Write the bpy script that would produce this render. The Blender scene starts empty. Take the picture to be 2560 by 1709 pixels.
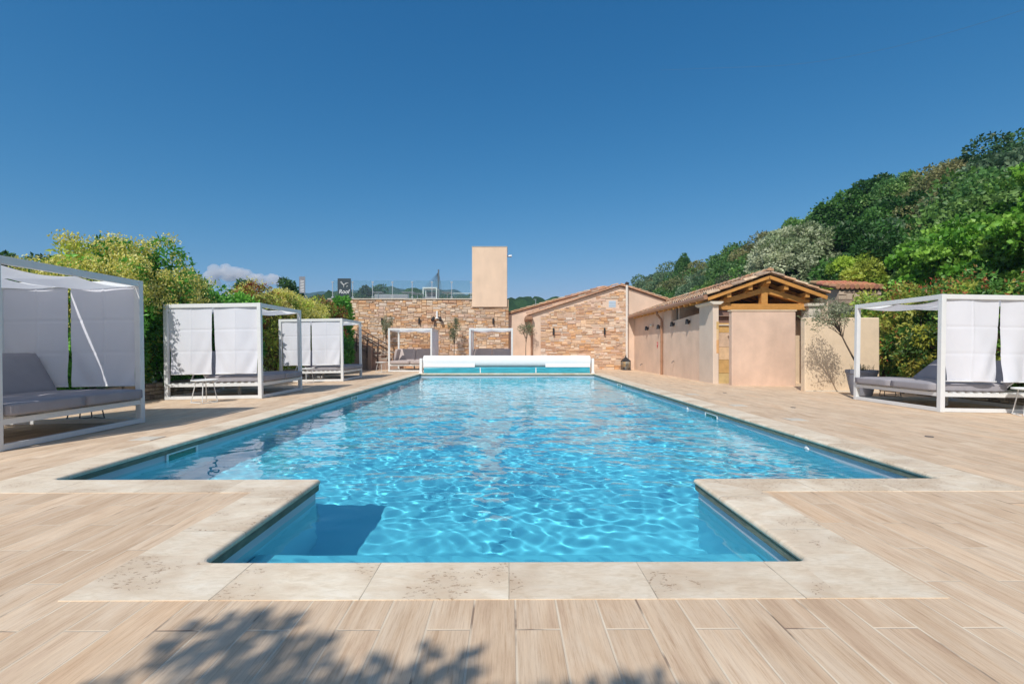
import bpy, bmesh, math, random
import numpy as np
from mathutils import Vector, Matrix, noise

# ------------------------------------------------------------------ camera, sky, sun, exposure
S = bpy.context.scene
COL = S.collection
cam = bpy.data.cameras.new('camera')
cam_o = bpy.data.objects.new('camera', cam)
COL.objects.link(cam_o)
S.camera = cam_o
cam.sensor_width = 36.0
cam.lens = 17.0
cam.shift_y = 0.006
cam.clip_start = 0.05
cam.clip_end = 6000
cam_o.location = (0, 0, 1.06)
cam_o.rotation_euler = (math.radians(90), 0, math.radians(-0.39))

SUN_EL, SUN_AZ = math.radians(47.0), math.radians(25.0)     # light travels towards +Y turned 25 degrees to +X
world = bpy.data.worlds.new('World')
S.world = world
world.use_nodes = True
wn = world.node_tree
sky = wn.nodes.new('ShaderNodeTexSky')
sky.sky_type = 'NISHITA'
sky.sun_disc = False
sky.sun_elevation = SUN_EL
sky.sun_rotation = math.radians(205)
sky.altitude = 300
sky.dust_density = 0.4
sky.ozone_density = 2.5
bg = wn.nodes['Background']
sep = wn.nodes.new('ShaderNodeSeparateColor')
comb = wn.nodes.new('ShaderNodeCombineColor')
wn.links.new(sky.outputs[0], sep.inputs[0])
for i, (g, k) in enumerate(((1.95, 1.68), (0.98, 0.77), (0.75, 0.80))):
    # camera colour response of a polarised deep blue sky
    pre = wn.nodes.new('ShaderNodeMath'); pre.operation = 'MULTIPLY'; pre.inputs[1].default_value = 0.1
    pw = wn.nodes.new('ShaderNodeMath'); pw.operation = 'POWER'; pw.inputs[1].default_value = g
    ml = wn.nodes.new('ShaderNodeMath'); ml.operation = 'MULTIPLY'; ml.inputs[1].default_value = k * 10
    wn.links.new(sep.outputs[i], pre.inputs[0]); wn.links.new(pre.outputs[0], pw.inputs[0])
    wn.links.new(pw.outputs[0], ml.inputs[0]); wn.links.new(ml.outputs[0], comb.inputs[i])
# unseen sky half behind the camera, warm tint added to lift blue shade
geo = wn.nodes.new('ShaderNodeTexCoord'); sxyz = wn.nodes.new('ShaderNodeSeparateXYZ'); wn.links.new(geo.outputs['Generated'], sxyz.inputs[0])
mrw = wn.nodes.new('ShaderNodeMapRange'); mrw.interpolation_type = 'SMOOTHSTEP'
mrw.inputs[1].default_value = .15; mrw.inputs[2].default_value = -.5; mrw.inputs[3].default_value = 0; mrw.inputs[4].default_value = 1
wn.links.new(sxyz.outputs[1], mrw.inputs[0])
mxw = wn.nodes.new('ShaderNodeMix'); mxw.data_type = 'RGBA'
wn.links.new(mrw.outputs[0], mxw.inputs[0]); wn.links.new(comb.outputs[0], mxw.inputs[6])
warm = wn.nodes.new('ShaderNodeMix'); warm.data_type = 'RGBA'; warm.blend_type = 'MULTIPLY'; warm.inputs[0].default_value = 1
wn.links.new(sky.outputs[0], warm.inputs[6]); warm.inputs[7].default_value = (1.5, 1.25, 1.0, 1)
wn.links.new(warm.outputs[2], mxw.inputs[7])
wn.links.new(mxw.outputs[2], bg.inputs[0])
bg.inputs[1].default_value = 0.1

sun = bpy.data.lights.new('sun', 'SUN')
sun.energy = 3.65
sun.angle = math.radians(0.5)
sun.color = (1.0, 0.955, 0.88)
sun_o = bpy.data.objects.new('sun', sun)
COL.objects.link(sun_o)
SUN_DIR = Vector((math.sin(SUN_AZ) * math.cos(SUN_EL), math.cos(SUN_AZ) * math.cos(SUN_EL), -math.sin(SUN_EL)))
sun_o.rotation_euler = SUN_DIR.to_track_quat('-Z', 'Y').to_euler()
sun.cycles.is_caustics_light = True

S.view_settings.view_transform = 'Standard'
S.view_settings.look = 'None'
S.view_settings.exposure = 0.15
S.view_settings.gamma = 1.0
S.cycles.use_denoising = True
S.cycles.max_bounces = 10
S.cycles.volume_bounces = 3
S.cycles.transparent_max_bounces = 16

# ------------------------------------------------------------------ helpers
def tag(o, label=None, cat=None, group=None, kind=None):
    if label: o['label'] = label
    if cat: o['category'] = cat
    if group: o['group'] = group
    if kind: o['kind'] = kind
    return o

def empty(name, loc=(0, 0, 0), rz=0.0, label=None, cat=None, group=None, ry=0.0):
    o = bpy.data.objects.new(name, None)
    COL.objects.link(o)
    o.location = loc
    o.rotation_euler = (0, ry, rz)
    o.empty_display_size = 0.2
    return tag(o, label, cat, group)

def link(name, me, parent=None):
    o = bpy.data.objects.new(name, me)
    COL.objects.link(o)
    if parent is not None: o.parent = parent
    return o

def copy_tree(o, parent=None):
    c = o.copy()
    COL.objects.link(c)
    if parent is not None: c.parent = parent
    for ch in list(o.children): copy_tree(ch, c)
    return c

class MB:
    """collects shapes; build() links them as ONE mesh object"""
    def __init__(s): s.v = []; s.f = []; s.c = []
    def add(s, vs, fs, col=None):
        n = len(s.v)
        s.v.extend([tuple(p) for p in vs])
        s.f.extend([tuple(n + i for i in f) for f in fs])
        s.c.extend([col or (1, 1, 1)] * len(vs))
        return s
    def box(s, x0, x1, y0, y1, z0, z1, col=None, m=None):
        vs = [Vector((x, y, z)) for x in (x0, x1) for y in (y0, y1) for z in (z0, z1)]
        if m is not None: vs = [m @ p for p in vs]
        return s.add(vs, [(0, 1, 3, 2), (4, 6, 7, 5), (0, 4, 5, 1), (2, 3, 7, 6), (0, 2, 6, 4), (1, 5, 7, 3)], col)
    def bar(s, a, b, w, h=None, up=(0, 0, 1), col=None):
        a, b = Vector(a), Vector(b); h = h or w
        d = b - a; L = d.length; d.normalize()
        u = Vector(up)
        if abs(u.dot(d)) > .98: u = Vector((0, 1, 0))
        sx = d.cross(u).normalized(); sz = sx.cross(d).normalized()
        vs = []
        for t in (0, L):
            for i in (-1, 1):
                for j in (-1, 1):
                    vs.append(a + d * t + sx * i * w / 2 + sz * j * h / 2)
        return s.add(vs, [(0, 1, 3, 2), (4, 6, 7, 5), (0, 4, 5, 1), (2, 3, 7, 6), (0, 2, 6, 4), (1, 5, 7, 3)], col)
    def tube(s, pts, r, n=8, col=None, cap=True):
        pts = [Vector(p) for p in pts]
        rs = r if isinstance(r, (list, tuple)) else [r] * len(pts)
        base = len(s.v); vs = []; fs = []
        pu = None
        for i, p in enumerate(pts):
            d = (pts[min(i + 1, len(pts) - 1)] - pts[max(i - 1, 0)])
            if d.length < 1e-9: d = Vector((0, 0, 1))
            d.normalize()
            if pu is None:
                pu = Vector((1, 0, 0)) if abs(d.x) < .9 else Vector((0, 1, 0))
            u = (pu - d * pu.dot(d)).normalized(); w = d.cross(u); pu = u
            for k in range(n):
                a = 2 * math.pi * k / n
                vs.append(p + (u * math.cos(a) + w * math.sin(a)) * rs[i])
        for i in range(len(pts) - 1):
            for k in range(n):
                k2 = (k + 1) % n
                fs.append((i * n + k, i * n + k2, (i + 1) * n + k2, (i + 1) * n + k))
        if cap:
            fs.append(tuple(range(n - 1, -1, -1))); fs.append(tuple((len(pts) - 1) * n + k for k in range(n)))
        return s.add(vs, fs, col)
    def lathe(s, prof, c=(0, 0, 0), n=24, col=None):
        vs = []; fs = []
        for r, z in prof:
            for k in range(n):
                a = 2 * math.pi * k / n
                vs.append((c[0] + r * math.cos(a), c[1] + r * math.sin(a), c[2] + z))
        for i in range(len(prof) - 1):
            for k in range(n):
                k2 = (k + 1) % n
                fs.append((i * n + k, i * n + k2, (i + 1) * n + k2, (i + 1) * n + k))
        return s.add(vs, fs, col)
    def prism(s, poly, axis, a, b, col=None):
        """poly of 2D points extruded along axis ('x','y','z') from a to b"""
        def P(u, v, t):
            return {'x': (t, u, v), 'y': (u, t, v), 'z': (u, v, t)}[axis]
        n = len(poly)
        vs = [P(u, v, a) for u, v in poly] + [P(u, v, b) for u, v in poly]
        fs = [tuple(range(n - 1, -1, -1)), tuple(range(n, 2 * n))]
        fs += [(i, (i + 1) % n, n + (i + 1) % n, n + i) for i in range(n)]
        return s.add(vs, fs, col)
    def build(s, name, mat, parent=None, smooth=False, bevel=0.0, seg=2):
        me = bpy.data.meshes.new(name)
        me.from_pydata(s.v, [], s.f)
        me.materials.append(mat)
        if any(c != (1, 1, 1) for c in s.c):
            ca = me.color_attributes.new('Col', 'FLOAT_COLOR', 'POINT')
            a = np.ones((len(s.v), 4), dtype=np.float32); a[:, :3] = np.array(s.c)
            ca.data.foreach_set('color', a.ravel())
        bm = bmesh.new(); bm.from_mesh(me)
        bmesh.ops.recalc_face_normals(bm, faces=bm.faces)
        bm.to_mesh(me); bm.free()
        if smooth:
            me.polygons.foreach_set('use_smooth', np.ones(len(me.polygons), dtype=bool))
        o = link(name, me, parent)
        if bevel:
            b = o.modifiers.new('bevel', 'BEVEL'); b.width = bevel; b.segments = seg; b.limit_method = 'ANGLE'
            b.angle_limit = math.radians(40)
        return o

def quads(name, V, F, mat, parent=None, col=None, smooth=False, uv=None, luv=None):
    """fast numpy mesh of quads"""
    me = bpy.data.meshes.new(name)
    V = np.ascontiguousarray(V, dtype=np.float32); F = np.ascontiguousarray(F, dtype=np.int32)
    me.vertices.add(len(V)); me.vertices.foreach_set('co', V.ravel())
    me.loops.add(F.size); me.loops.foreach_set('vertex_index', F.ravel())
    me.polygons.add(len(F))
    k = F.shape[1]
    me.polygons.foreach_set('loop_start', np.arange(0, F.size, k, dtype=np.int32))
    me.polygons.foreach_set('loop_total', np.full(len(F), k, dtype=np.int32))
    me.update(calc_edges=True)
    me.polygons.foreach_set('use_smooth', np.full(len(F), bool(smooth)))
    if uv is not None:
        ul = me.uv_layers.new(name='UVMap'); ul.data.foreach_set('uv', np.asarray(uv, dtype=np.float32)[F.ravel()].ravel())
    if luv is not None:
        ul = me.uv_layers.new(name='UVMap'); ul.data.foreach_set('uv', np.asarray(luv, dtype=np.float32).ravel())
    if col is not None:
        ca = me.color_attributes.new('Col', 'FLOAT_COLOR', 'POINT')
        a = np.ones((len(V), 4), dtype=np.float32); a[:, :3] = col
        ca.data.foreach_set('color', a.ravel())
    me.materials.append(mat)
    return link(name, me, parent)

def grid(name, xs, ys, zf, mat, parent=None, keep=None, smooth=True):
    X, Y = np.meshgrid(np.asarray(xs, float), np.asarray(ys, float))
    Z = zf(X, Y)
    V = np.stack([X, Y, Z], -1).reshape(-1, 3)
    i = np.arange(X.size).reshape(X.shape)
    F = np.stack([i[:-1, :-1], i[:-1, 1:], i[1:, 1:], i[1:, :-1]], -1).reshape(-1, 4)
    if keep is not None:
        cx = (X[:-1, :-1] + X[1:, 1:]) / 2; cy = (Y[:-1, :-1] + Y[1:, 1:]) / 2
        F = F[keep(cx, cy).reshape(-1)]
        used = np.unique(F); re = np.zeros(len(V), int); re[used] = np.arange(len(used)); V = V[used]; F = re[F]
    return quads(name, V, F, mat, parent, smooth=smooth)

# ------------------------------------------------------------------ materials
def mat(name, col, rough=.6, spec=.5, metal=0, vcol=False, var=0, vscale=3.0, bump=0, bscale=30, stretch=None, trans=0, streak=0):
    """principled material with optional vertex colour, noise tone variation and noise bump"""
    m = bpy.data.materials.new(name); m.use_nodes = True
    n = m.node_tree.nodes; l = m.node_tree.links
    b = n['Principled BSDF']
    b.inputs['Roughness'].default_value = rough
    b.inputs['Metallic'].default_value = metal
    b.inputs['Specular IOR Level'].default_value = spec
    tc = n.new('ShaderNodeTexCoord'); src = tc.outputs['Object']
    if stretch:
        mp = n.new('ShaderNodeMapping'); mp.inputs['Scale'].default_value = stretch
        l.new(src, mp.inputs[0]); src = mp.outputs[0]
    c = None
    if vcol:
        at = n.new('ShaderNodeVertexColor'); at.layer_name = 'Col'; c = at.outputs[0]
    if c is None:
        rg = n.new('ShaderNodeRGB'); rg.outputs[0].default_value = (*col, 1); c = rg.outputs[0]
    if var:
        nz = n.new('ShaderNodeTexNoise'); nz.inputs['Scale'].default_value = vscale; nz.inputs['Detail'].default_value = 6
        nz.inputs['Roughness'].default_value = .6
        l.new(src, nz.inputs['Vector'])
        mr = n.new('ShaderNodeMapRange'); mr.inputs[1].default_value = .25; mr.inputs[2].default_value = .75
        mr.inputs[3].default_value = 1 - var; mr.inputs[4].default_value = 1 + var
        l.new(nz.outputs[0], mr.inputs[0])
        mx = n.new('ShaderNodeMix'); mx.data_type = 'RGBA'; mx.blend_type = 'MULTIPLY'; mx.inputs[0].default_value = 1
        l.new(c, mx.inputs[6]); l.new(mr.outputs[0], mx.inputs[7]); c = mx.outputs[2]
    if streak:                                         # rain marks and grime running down the wall
        mp = n.new('ShaderNodeMapping'); mp.inputs['Scale'].default_value = (2.4, 2.4, .55); l.new(tc.outputs['Object'], mp.inputs[0])
        nz = n.new('ShaderNodeTexNoise'); nz.inputs['Scale'].default_value = 1; nz.inputs['Detail'].default_value = 7; nz.inputs['Roughness'].default_value = .65
        l.new(mp.outputs[0], nz.inputs['Vector'])
        mr = n.new('ShaderNodeMapRange'); mr.inputs[1].default_value = .35; mr.inputs[2].default_value = .62
        mr.inputs[3].default_value = 1 - streak; mr.inputs[4].default_value = 1.0
        l.new(nz.outputs[0], mr.inputs[0])
        mx = n.new('ShaderNodeMix'); mx.data_type = 'RGBA'; mx.blend_type = 'MULTIPLY'; mx.inputs[0].default_value = 1
        l.new(c, mx.inputs[6]); l.new(mr.outputs[0], mx.inputs[7]); c = mx.outputs[2]
    l.new(c, b.inputs['Base Color'])
    if bump:
        nb = n.new('ShaderNodeTexNoise'); nb.inputs['Scale'].default_value = bscale; nb.inputs['Detail'].default_value = 5
        l.new(src, nb.inputs['Vector'])
        bp = n.new('ShaderNodeBump'); bp.inputs['Strength'].default_value = 1; bp.inputs['Distance'].default_value = bump
        l.new(nb.outputs[0], bp.inputs['Height']); l.new(bp.outputs[0], b.inputs['Normal'])
    if trans:
        tr = n.new('ShaderNodeBsdfTranslucent'); l.new(c, tr.inputs[0])
        ms = n.new('ShaderNodeMixShader'); ms.inputs[0].default_value = trans
        l.new(b.outputs[0], ms.inputs[1]); l.new(tr.outputs[0], ms.inputs[2])
        l.new(ms.outputs[0], n['Material Output'].inputs[0])
    return m

M = {}
M['metal'] = mat('white_coated_metal', (.74, .75, .75), .38, var=.04, vscale=9)
M['cloth'] = mat('white_curtain_cloth', (.76, .77, .83), .85, .2, var=.03, vscale=2, bump=.0012, bscale=260, trans=.12)
M['canvas'] = mat('white_canopy_cloth', (.82, .83, .87), .85, .2, var=.03, vscale=2, trans=.42)
M['cushion'] = mat('grey_cushion_fabric', (.33, .315, .34), .9, .25, var=.07, vscale=5, bump=.0012, bscale=320)
M['cushion_taupe'] = mat('taupe_cushion_fabric', (.47, .40, .38), .9, .25, var=.07, vscale=5, bump=.0012, bscale=320)
M['render'] = mat('pink_lime_render', (.74, .555, .43), .9, .2, streak=.08, var=.13, vscale=1.3, bump=.004, bscale=55)
M['render2'] = mat('cream_lime_render', (.76, .60, .43), .9, .2, streak=.07, var=.11, vscale=2.2, bump=.003, bscale=60)
M['render3'] = mat('ochre_lime_render', (.78, .58, .43), .9, .2, streak=.07, var=.10, vscale=.9, bump=.003, bscale=50)
M['render_dark'] = mat('brown_step_render', (.34, .24, .19), .9, .2, var=.12, vscale=2, bump=.004, bscale=50)
M['stone'] = mat('split_face_stone', (1, 1, 1), .85, .25, vcol=True, var=.22, vscale=14, bump=.012, bscale=38, stretch=(1, 1, 2.2))
M['mortar'] = mat('sand_mortar', (.50, .38, .28), .95, .1, var=.1, vscale=8)
M['ashlar'] = mat('ochre_ashlar_stone', (1, 1, 1), .85, .2, vcol=True, var=.16, vscale=6, bump=.006, bscale=30)
M['limestone'] = mat('pale_limestone', (.62, .56, .47), .85, .25, var=.12, vscale=6, bump=.004, bscale=40)
M['tile'] = mat('weathered_clay_tile', (1, 1, 1), .85, .2, vcol=True, var=.3, vscale=9, bump=.006, bscale=40)
M['wood'] = mat('oiled_pine_beam', (.56, .27, .07), .6, .35, var=.28, vscale=5, bump=.003, bscale=22, stretch=(1, 6, 6))
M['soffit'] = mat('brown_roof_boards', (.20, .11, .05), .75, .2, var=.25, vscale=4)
M['copper'] = mat('painted_copper_pipe', (.36, .19, .11), .45, .5, var=.12, vscale=6)
M['whitepipe'] = mat('white_flue_enamel', (.72, .66, .60), .45, .5, var=.06, vscale=6)
M['black'] = mat('black_iron', (.022, .022, .024), .5, .5)
M['rail'] = mat('dark_brown_rail', (.05, .032, .028), .5, .5)
M['white'] = mat('white_plastic', (.82, .83, .83), .35, .5)
M['slat'] = mat('white_cover_slat', (.83, .83, .83), .28, .5, var=.03, vscale=5)
M['aqua'] = mat('slat_pool_reflection_tint', (.05, .36, .46), .18, .6, var=.45, vscale=3.5, stretch=(.5, 1, 9))  # turquoise reflection of the pool put into the colour of the lower slats
M['pillar'] = mat('pale_pink_pillar_render', (.68, .56, .46), .9, .2, var=.08, vscale=2.2, bump=.003, bscale=60)
M['chrome'] = mat('brushed_steel', (.6, .6, .6), .3, .5, metal=1)
M['darkwire'] = mat('dark_wire', (.1, .1, .1), .5, .5)
M['pot'] = mat('grey_planter', (.22, .23, .27), .6, .4, var=.08, vscale=6)
M['soil'] = mat('dark_soil', (.05, .035, .025), .95, .1, var=.3, vscale=30, bump=.02, bscale=40)
M['bark'] = mat('grey_brown_bark', (.13, .10, .075), .9, .2, var=.3, vscale=12, bump=.01, bscale=40)
M['slate'] = mat('slate_sign_board', (.035, .055, .07), .6, .4, var=.06, vscale=4)
M['drystone'] = mat('dry_stone', (1, 1, 1), .9, .2, vcol=True, var=.3, vscale=14, bump=.015, bscale=30)
M['red'] = mat('red_plastic', (.6, .03, .03), .4, .5)
M['glassgreen'] = mat('skimmer_flap', (.02, .20, .15), .12, .6, var=.2, vscale=20)
M['liner'] = mat('pool_liner', (.55, .59, .64), .5, .3, var=.03, vscale=1)
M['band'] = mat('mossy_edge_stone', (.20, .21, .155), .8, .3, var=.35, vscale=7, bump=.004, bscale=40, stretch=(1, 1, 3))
M['leaf'] = mat('leaf', (1, 1, 1), .45, .4, vcol=True, trans=.33)
M['glass'] = None
M['net'] = mat('grey_net_cord', (.16, .19, .22), .9, .2)

def glass_mat():
    m = bpy.data.materials.new('clear_balustrade_glass'); m.use_nodes = True
    n = m.node_tree.nodes; l = m.node_tree.links
    n.remove(n['Principled BSDF'])
    t = n.new('ShaderNodeBsdfTransparent'); t.inputs[0].default_value = (.86, .92, .92, 1)
    g = n.new('ShaderNodeBsdfGlossy'); g.inputs['Roughness'].default_value = .02
    fr = n.new('ShaderNodeFresnel'); fr.inputs[0].default_value = 1.5
    mx = n.new('ShaderNodeMixShader')
    l.new(fr.outputs[0], mx.inputs[0]); l.new(t.outputs[0], mx.inputs[1]); l.new(g.outputs[0], mx.inputs[2])
    l.new(mx.outputs[0], n['Material Output'].inputs[0])
    return m
M['glass'] = glass_mat()

def N(nt, typ, **kw):
    n = nt.nodes.new(typ)
    for k, v in kw.items(): setattr(n, k, v)
    return n

def mth(nt, op, a, b=None, c=None):
    n = nt.nodes.new('ShaderNodeMath'); n.operation = op
    for i, v in enumerate((a, b, c)):
        if v is None: continue
        if isinstance(v, (int, float)): n.inputs[i].default_value = v
        else: nt.links.new(v, n.inputs[i])
    return n.outputs[0]

def ramp(nt, fac, stops):
    r = nt.nodes.new('ShaderNodeValToRGB')
    e = r.color_ramp.elements
    while len(e) < len(stops): e.new(.5)
    for i, (p, c) in enumerate(stops):
        e[i].position = p; e[i].color = (*c, 1)
    nt.links.new(fac, r.inputs[0])
    return r.outputs[0]

def mixc(nt, fac, a, b, typ='MIX'):
    n = nt.nodes.new('ShaderNodeMix'); n.data_type = 'RGBA'; n.blend_type = typ
    if isinstance(fac, (int, float)): n.inputs[0].default_value = fac
    else: nt.links.new(fac, n.inputs[0])
    for k, v in ((6, a), (7, b)):
        if isinstance(v, tuple): n.inputs[k].default_value = (*v, 1)
        else: nt.links.new(v, n.inputs[k])
    return n.outputs[2]

def plank_mat():
    m = bpy.data.materials.new('wood_look_porcelain_planks'); m.use_nodes = True
    nt = m.node_tree; b = nt.nodes['Principled BSDF']
    tc = N(nt, 'ShaderNodeTexCoord'); sp = N(nt, 'ShaderNodeSeparateXYZ'); nt.links.new(tc.outputs['Object'], sp.inputs[0])
    W, Lh = .1695, .73
    u = mth(nt, 'DIVIDE', mth(nt, 'ADD', sp.outputs[0], 20.0 - .0265), W)
    iu = mth(nt, 'FLOOR', u); fu = mth(nt, 'FRACT', u)
    odd = mth(nt, 'MODULO', iu, 2.0)
    v = mth(nt, 'ADD', mth(nt, 'DIVIDE', mth(nt, 'ADD', sp.outputs[1], 20 * Lh - .365), Lh), mth(nt, 'MULTIPLY', odd, .5))
    iv = mth(nt, 'FLOOR', v); fv = mth(nt, 'FRACT', v)
    cid = N(nt, 'ShaderNodeCombineXYZ'); nt.links.new(iu, cid.inputs[0]); nt.links.new(iv, cid.inputs[1])
    wn_ = N(nt, 'ShaderNodeTexWhiteNoise', noise_dimensions='3D'); nt.links.new(cid.outputs[0], wn_.inputs[0])
    # grain: noise stretched along the plank, shifted per plank
    sh = N(nt, 'ShaderNodeVectorMath', operation='SCALE'); nt.links.new(wn_.outputs[1], sh.inputs[0]); sh.inputs['Scale'].default_value = 40
    ad = N(nt, 'ShaderNodeVectorMath', operation='ADD'); nt.links.new(tc.outputs['Object'], ad.inputs[0]); nt.links.new(sh.outputs[0], ad.inputs[1])
    def nz(scale, st, det=6, rough=.6, dist=0):
        mp = N(nt, 'ShaderNodeMapping'); mp.inputs['Scale'].default_value = st; nt.links.new(ad.outputs[0], mp.inputs[0])
        t = N(nt, 'ShaderNodeTexNoise'); t.inputs['Scale'].default_value = scale; t.inputs['Detail'].default_value = det
        t.inputs['Roughness'].default_value = rough; t.inputs['Distortion'].default_value = dist
        nt.links.new(mp.outputs[0], t.inputs['Vector']); return t.outputs[0]
    g1 = nz(30, (1, .045, 1), 7, .7, .6)
    g2 = nz(9, (1, .16, 1), 5, .6, 1.0)
    g3 = nz(2.2, (1, .6, 1), 3)
    fine = nz(150, (1, .035, 1), 5, .8)
    base = ramp(nt, g2, [(.25, (.55, .405, .29)), (.45, (.65, .505, .365)), (.6, (.685, .555, .42)), (.8, (.72, .61, .485))])
    dark = ramp(nt, g1, [(.30, (.64, .52, .43)), (.43, (.98, .95, .92)), (.62, (1.10, 1.09, 1.07))])
    c = mixc(nt, .62, base, dark, 'MULTIPLY')
    fr = ramp(nt, fine, [(.33, (.70, .60, .52)), (.5, (1.03, 1.03, 1.02)), (.7, (1.14, 1.12, 1.09))])
    c = mixc(nt, .6, c, fr, 'MULTIPLY')
    tint = ramp(nt, wn_.outputs[0], [(0, (.94, .91, .89)), (.35, (1.0, .98, .96)), (.7, (1.05, 1.05, 1.05)), (1, (1.08, 1.02, .96))])
    c = mixc(nt, 1, c, tint, 'MULTIPLY')
    big = ramp(nt, g3, [(.3, (.84, .79, .74)), (.7, (1.08, 1.07, 1.06))])
    c = mixc(nt, .7, c, big, 'MULTIPLY')
    gw = .0036
    eu = mth(nt, 'MINIMUM', fu, mth(nt, 'SUBTRACT', 1.0, fu))
    ev = mth(nt, 'MULTIPLY', mth(nt, 'MINIMUM', fv, mth(nt, 'SUBTRACT', 1.0, fv)), Lh / W)
    e = mth(nt, 'MINIMUM', eu, ev)
    gm = N(nt, 'ShaderNodeMapRange'); nt.links.new(e, gm.inputs[0])
    gm.inputs[1].default_value = gw / W * .75; gm.inputs[2].default_value = gw / W * 1.5
    gm.inputs[3].default_value = 1; gm.inputs[4].default_value = 0
    gn = N(nt, 'ShaderNodeTexNoise'); gn.inputs['Scale'].default_value = 3.0; gn.inputs['Detail'].default_value = 4
    nt.links.new(tc.outputs['Object'], gn.inputs['Vector'])
    gc = ramp(nt, gn.outputs[0], [(.36, (.30, .21, .15)), (.44, (.66, .53, .39)), (.7, (.80, .68, .52))])
    c = mixc(nt, gm.outputs[0], c, gc)
    nt.links.new(c, b.inputs['Base Color'])
    b.inputs['Roughness'].default_value = .8; b.inputs['Specular IOR Level'].default_value = .3
    h = mth(nt, 'SUBTRACT', mth(nt, 'MULTIPLY', g1, .35), gm.outputs[0])
    bp = N(nt, 'ShaderNodeBump'); bp.inputs['Distance'].default_value = .0016; bp.inputs['Strength'].default_value = .9
    nt.links.new(h, bp.inputs['Height']); nt.links.new(bp.outputs[0], b.inputs['Normal'])
    return m
M['plank'] = plank_mat()

def travertine_mat():
    m = bpy.data.materials.new('cream_travertine'); m.use_nodes = True
    nt = m.node_tree; b = nt.nodes['Principled BSDF']
    tc = N(nt, 'ShaderNodeTexCoord'); sp = N(nt, 'ShaderNodeSeparateXYZ'); nt.links.new(tc.outputs['UV'], sp.inputs[0])
    Lh = .63
    u = mth(nt, 'DIVIDE', mth(nt, 'ADD', sp.outputs[0], 0.0), Lh); iu = mth(nt, 'FLOOR', u); fu = mth(nt, 'FRACT', u)
    wn_ = N(nt, 'ShaderNodeTexWhiteNoise', noise_dimensions='1D'); nt.links.new(iu, wn_.inputs['W'])
    sh = N(nt, 'ShaderNodeVectorMath', operation='SCALE'); nt.links.new(wn_.outputs[1], sh.inputs[0]); sh.inputs['Scale'].default_value = 30
    ad = N(nt, 'ShaderNodeVectorMath', operation='ADD'); nt.links.new(tc.outputs['Object'], ad.inputs[0]); nt.links.new(sh.outputs[0], ad.inputs[1])
    def nz(scale, det=6, dist=0, st=(1, 1, 1)):
        mp = N(nt, 'ShaderNodeMapping'); mp.inputs['Scale'].default_value = st; nt.links.new(ad.outputs[0], mp.inputs[0])
        t = N(nt, 'ShaderNodeTexNoise'); t.inputs['Scale'].default_value = scale; t.inputs['Detail'].default_value = det
        t.inputs['Distortion'].default_value = dist; t.inputs['Roughness'].default_value = .6
        nt.links.new(mp.outputs[0], t.inputs['Vector']); return t.outputs[0]
    a = nz(4, 7, .6, (1, 2.2, 1)); c2 = nz(14, 6, 1.2, (1, 2.5, 1)); pit = nz(46, 3, .3, (1, 1.6, 1)); reg = nz(1.7, 3)
    base = ramp(nt, a, [(.25, (.74, .60, .44)), (.5, (.83, .72, .565)), (.75, (.87, .79, .655))])
    v2 = ramp(nt, c2, [(.3, (.84, .80, .74)), (.6, (1.03, 1.02, 1.01))])
    c = mixc(nt, .8, base, v2, 'MULTIPLY')
    # rusty pitted veins that only some slabs have
    vein = mth(nt, 'MULTIPLY', mth(nt, 'GREATER_THAN', pit, .615), mth(nt, 'GREATER_THAN', mth(nt, 'ADD', reg, mth(nt, 'MULTIPLY', wn_.outputs[0], .12)), .64))
    c = mixc(nt, mth(nt, 'MULTIPLY', vein, .75), c, (.33, .19, .10))
    stain = N(nt, 'ShaderNodeMapRange'); nt.links.new(mth(nt, 'ADD', reg, mth(nt, 'MULTIPLY', wn_.outputs[0], .12)), stain.inputs[0])
    stain.inputs[1].default_value = .54; stain.inputs[2].default_value = .72
    c = mixc(nt, mth(nt, 'MULTIPLY', mth(nt, 'MULTIPLY', stain.outputs[0], c2), .9), c, (.50, .34, .21))
    tint = ramp(nt, wn_.outputs[0], [(0, (.90, .87, .84)), (.5, (1, .99, .98)), (1, (1.06, 1.06, 1.05))])
    c = mixc(nt, 1, c, tint, 'MULTIPLY')
    e = mth(nt, 'MINIMUM', fu, mth(nt, 'SUBTRACT', 1.0, fu))
    gm = N(nt, 'ShaderNodeMapRange'); nt.links.new(e, gm.inputs[0])
    gm.inputs[1].default_value = .0012 / Lh; gm.inputs[2].default_value = .0030 / Lh
    gm.inputs[3].default_value = .85; gm.inputs[4].default_value = 0
    gc = ramp(nt, nz(5), [(.4, (.16, .12, .09)), (.5, (.60, .50, .36)), (1, (.68, .58, .42))])
    c = mixc(nt, gm.outputs[0], c, gc)
    nt.links.new(c, b.inputs['Base Color'])
    b.inputs['Roughness'].default_value = .6
    h = mth(nt, 'SUBTRACT', mth(nt, 'MULTIPLY', vein, -1.0), gm.outputs[0])
    h = mth(nt, 'ADD', h, mth(nt, 'MULTIPLY', c2, .5))
    bp = N(nt, 'ShaderNodeBump'); bp.inputs['Distance'].default_value = .002; nt.links.new(h, bp.inputs['Height']); nt.links.new(bp.outputs[0], b.inputs['Normal'])
    return m
M['trav'] = travertine_mat()

def water_mat():
    m = bpy.data.materials.new('pool_water'); m.use_nodes = True
    nt = m.node_tree; b = nt.nodes['Principled BSDF']
    b.inputs['Base Color'].default_value = (.22, .92, 1, 1)
    b.inputs['Roughness'].default_value = 0.0
    b.inputs['IOR'].default_value = 1.333
    b.inputs['Transmission Weight'].default_value = 1
    return m
M['water'] = water_mat()

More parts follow.
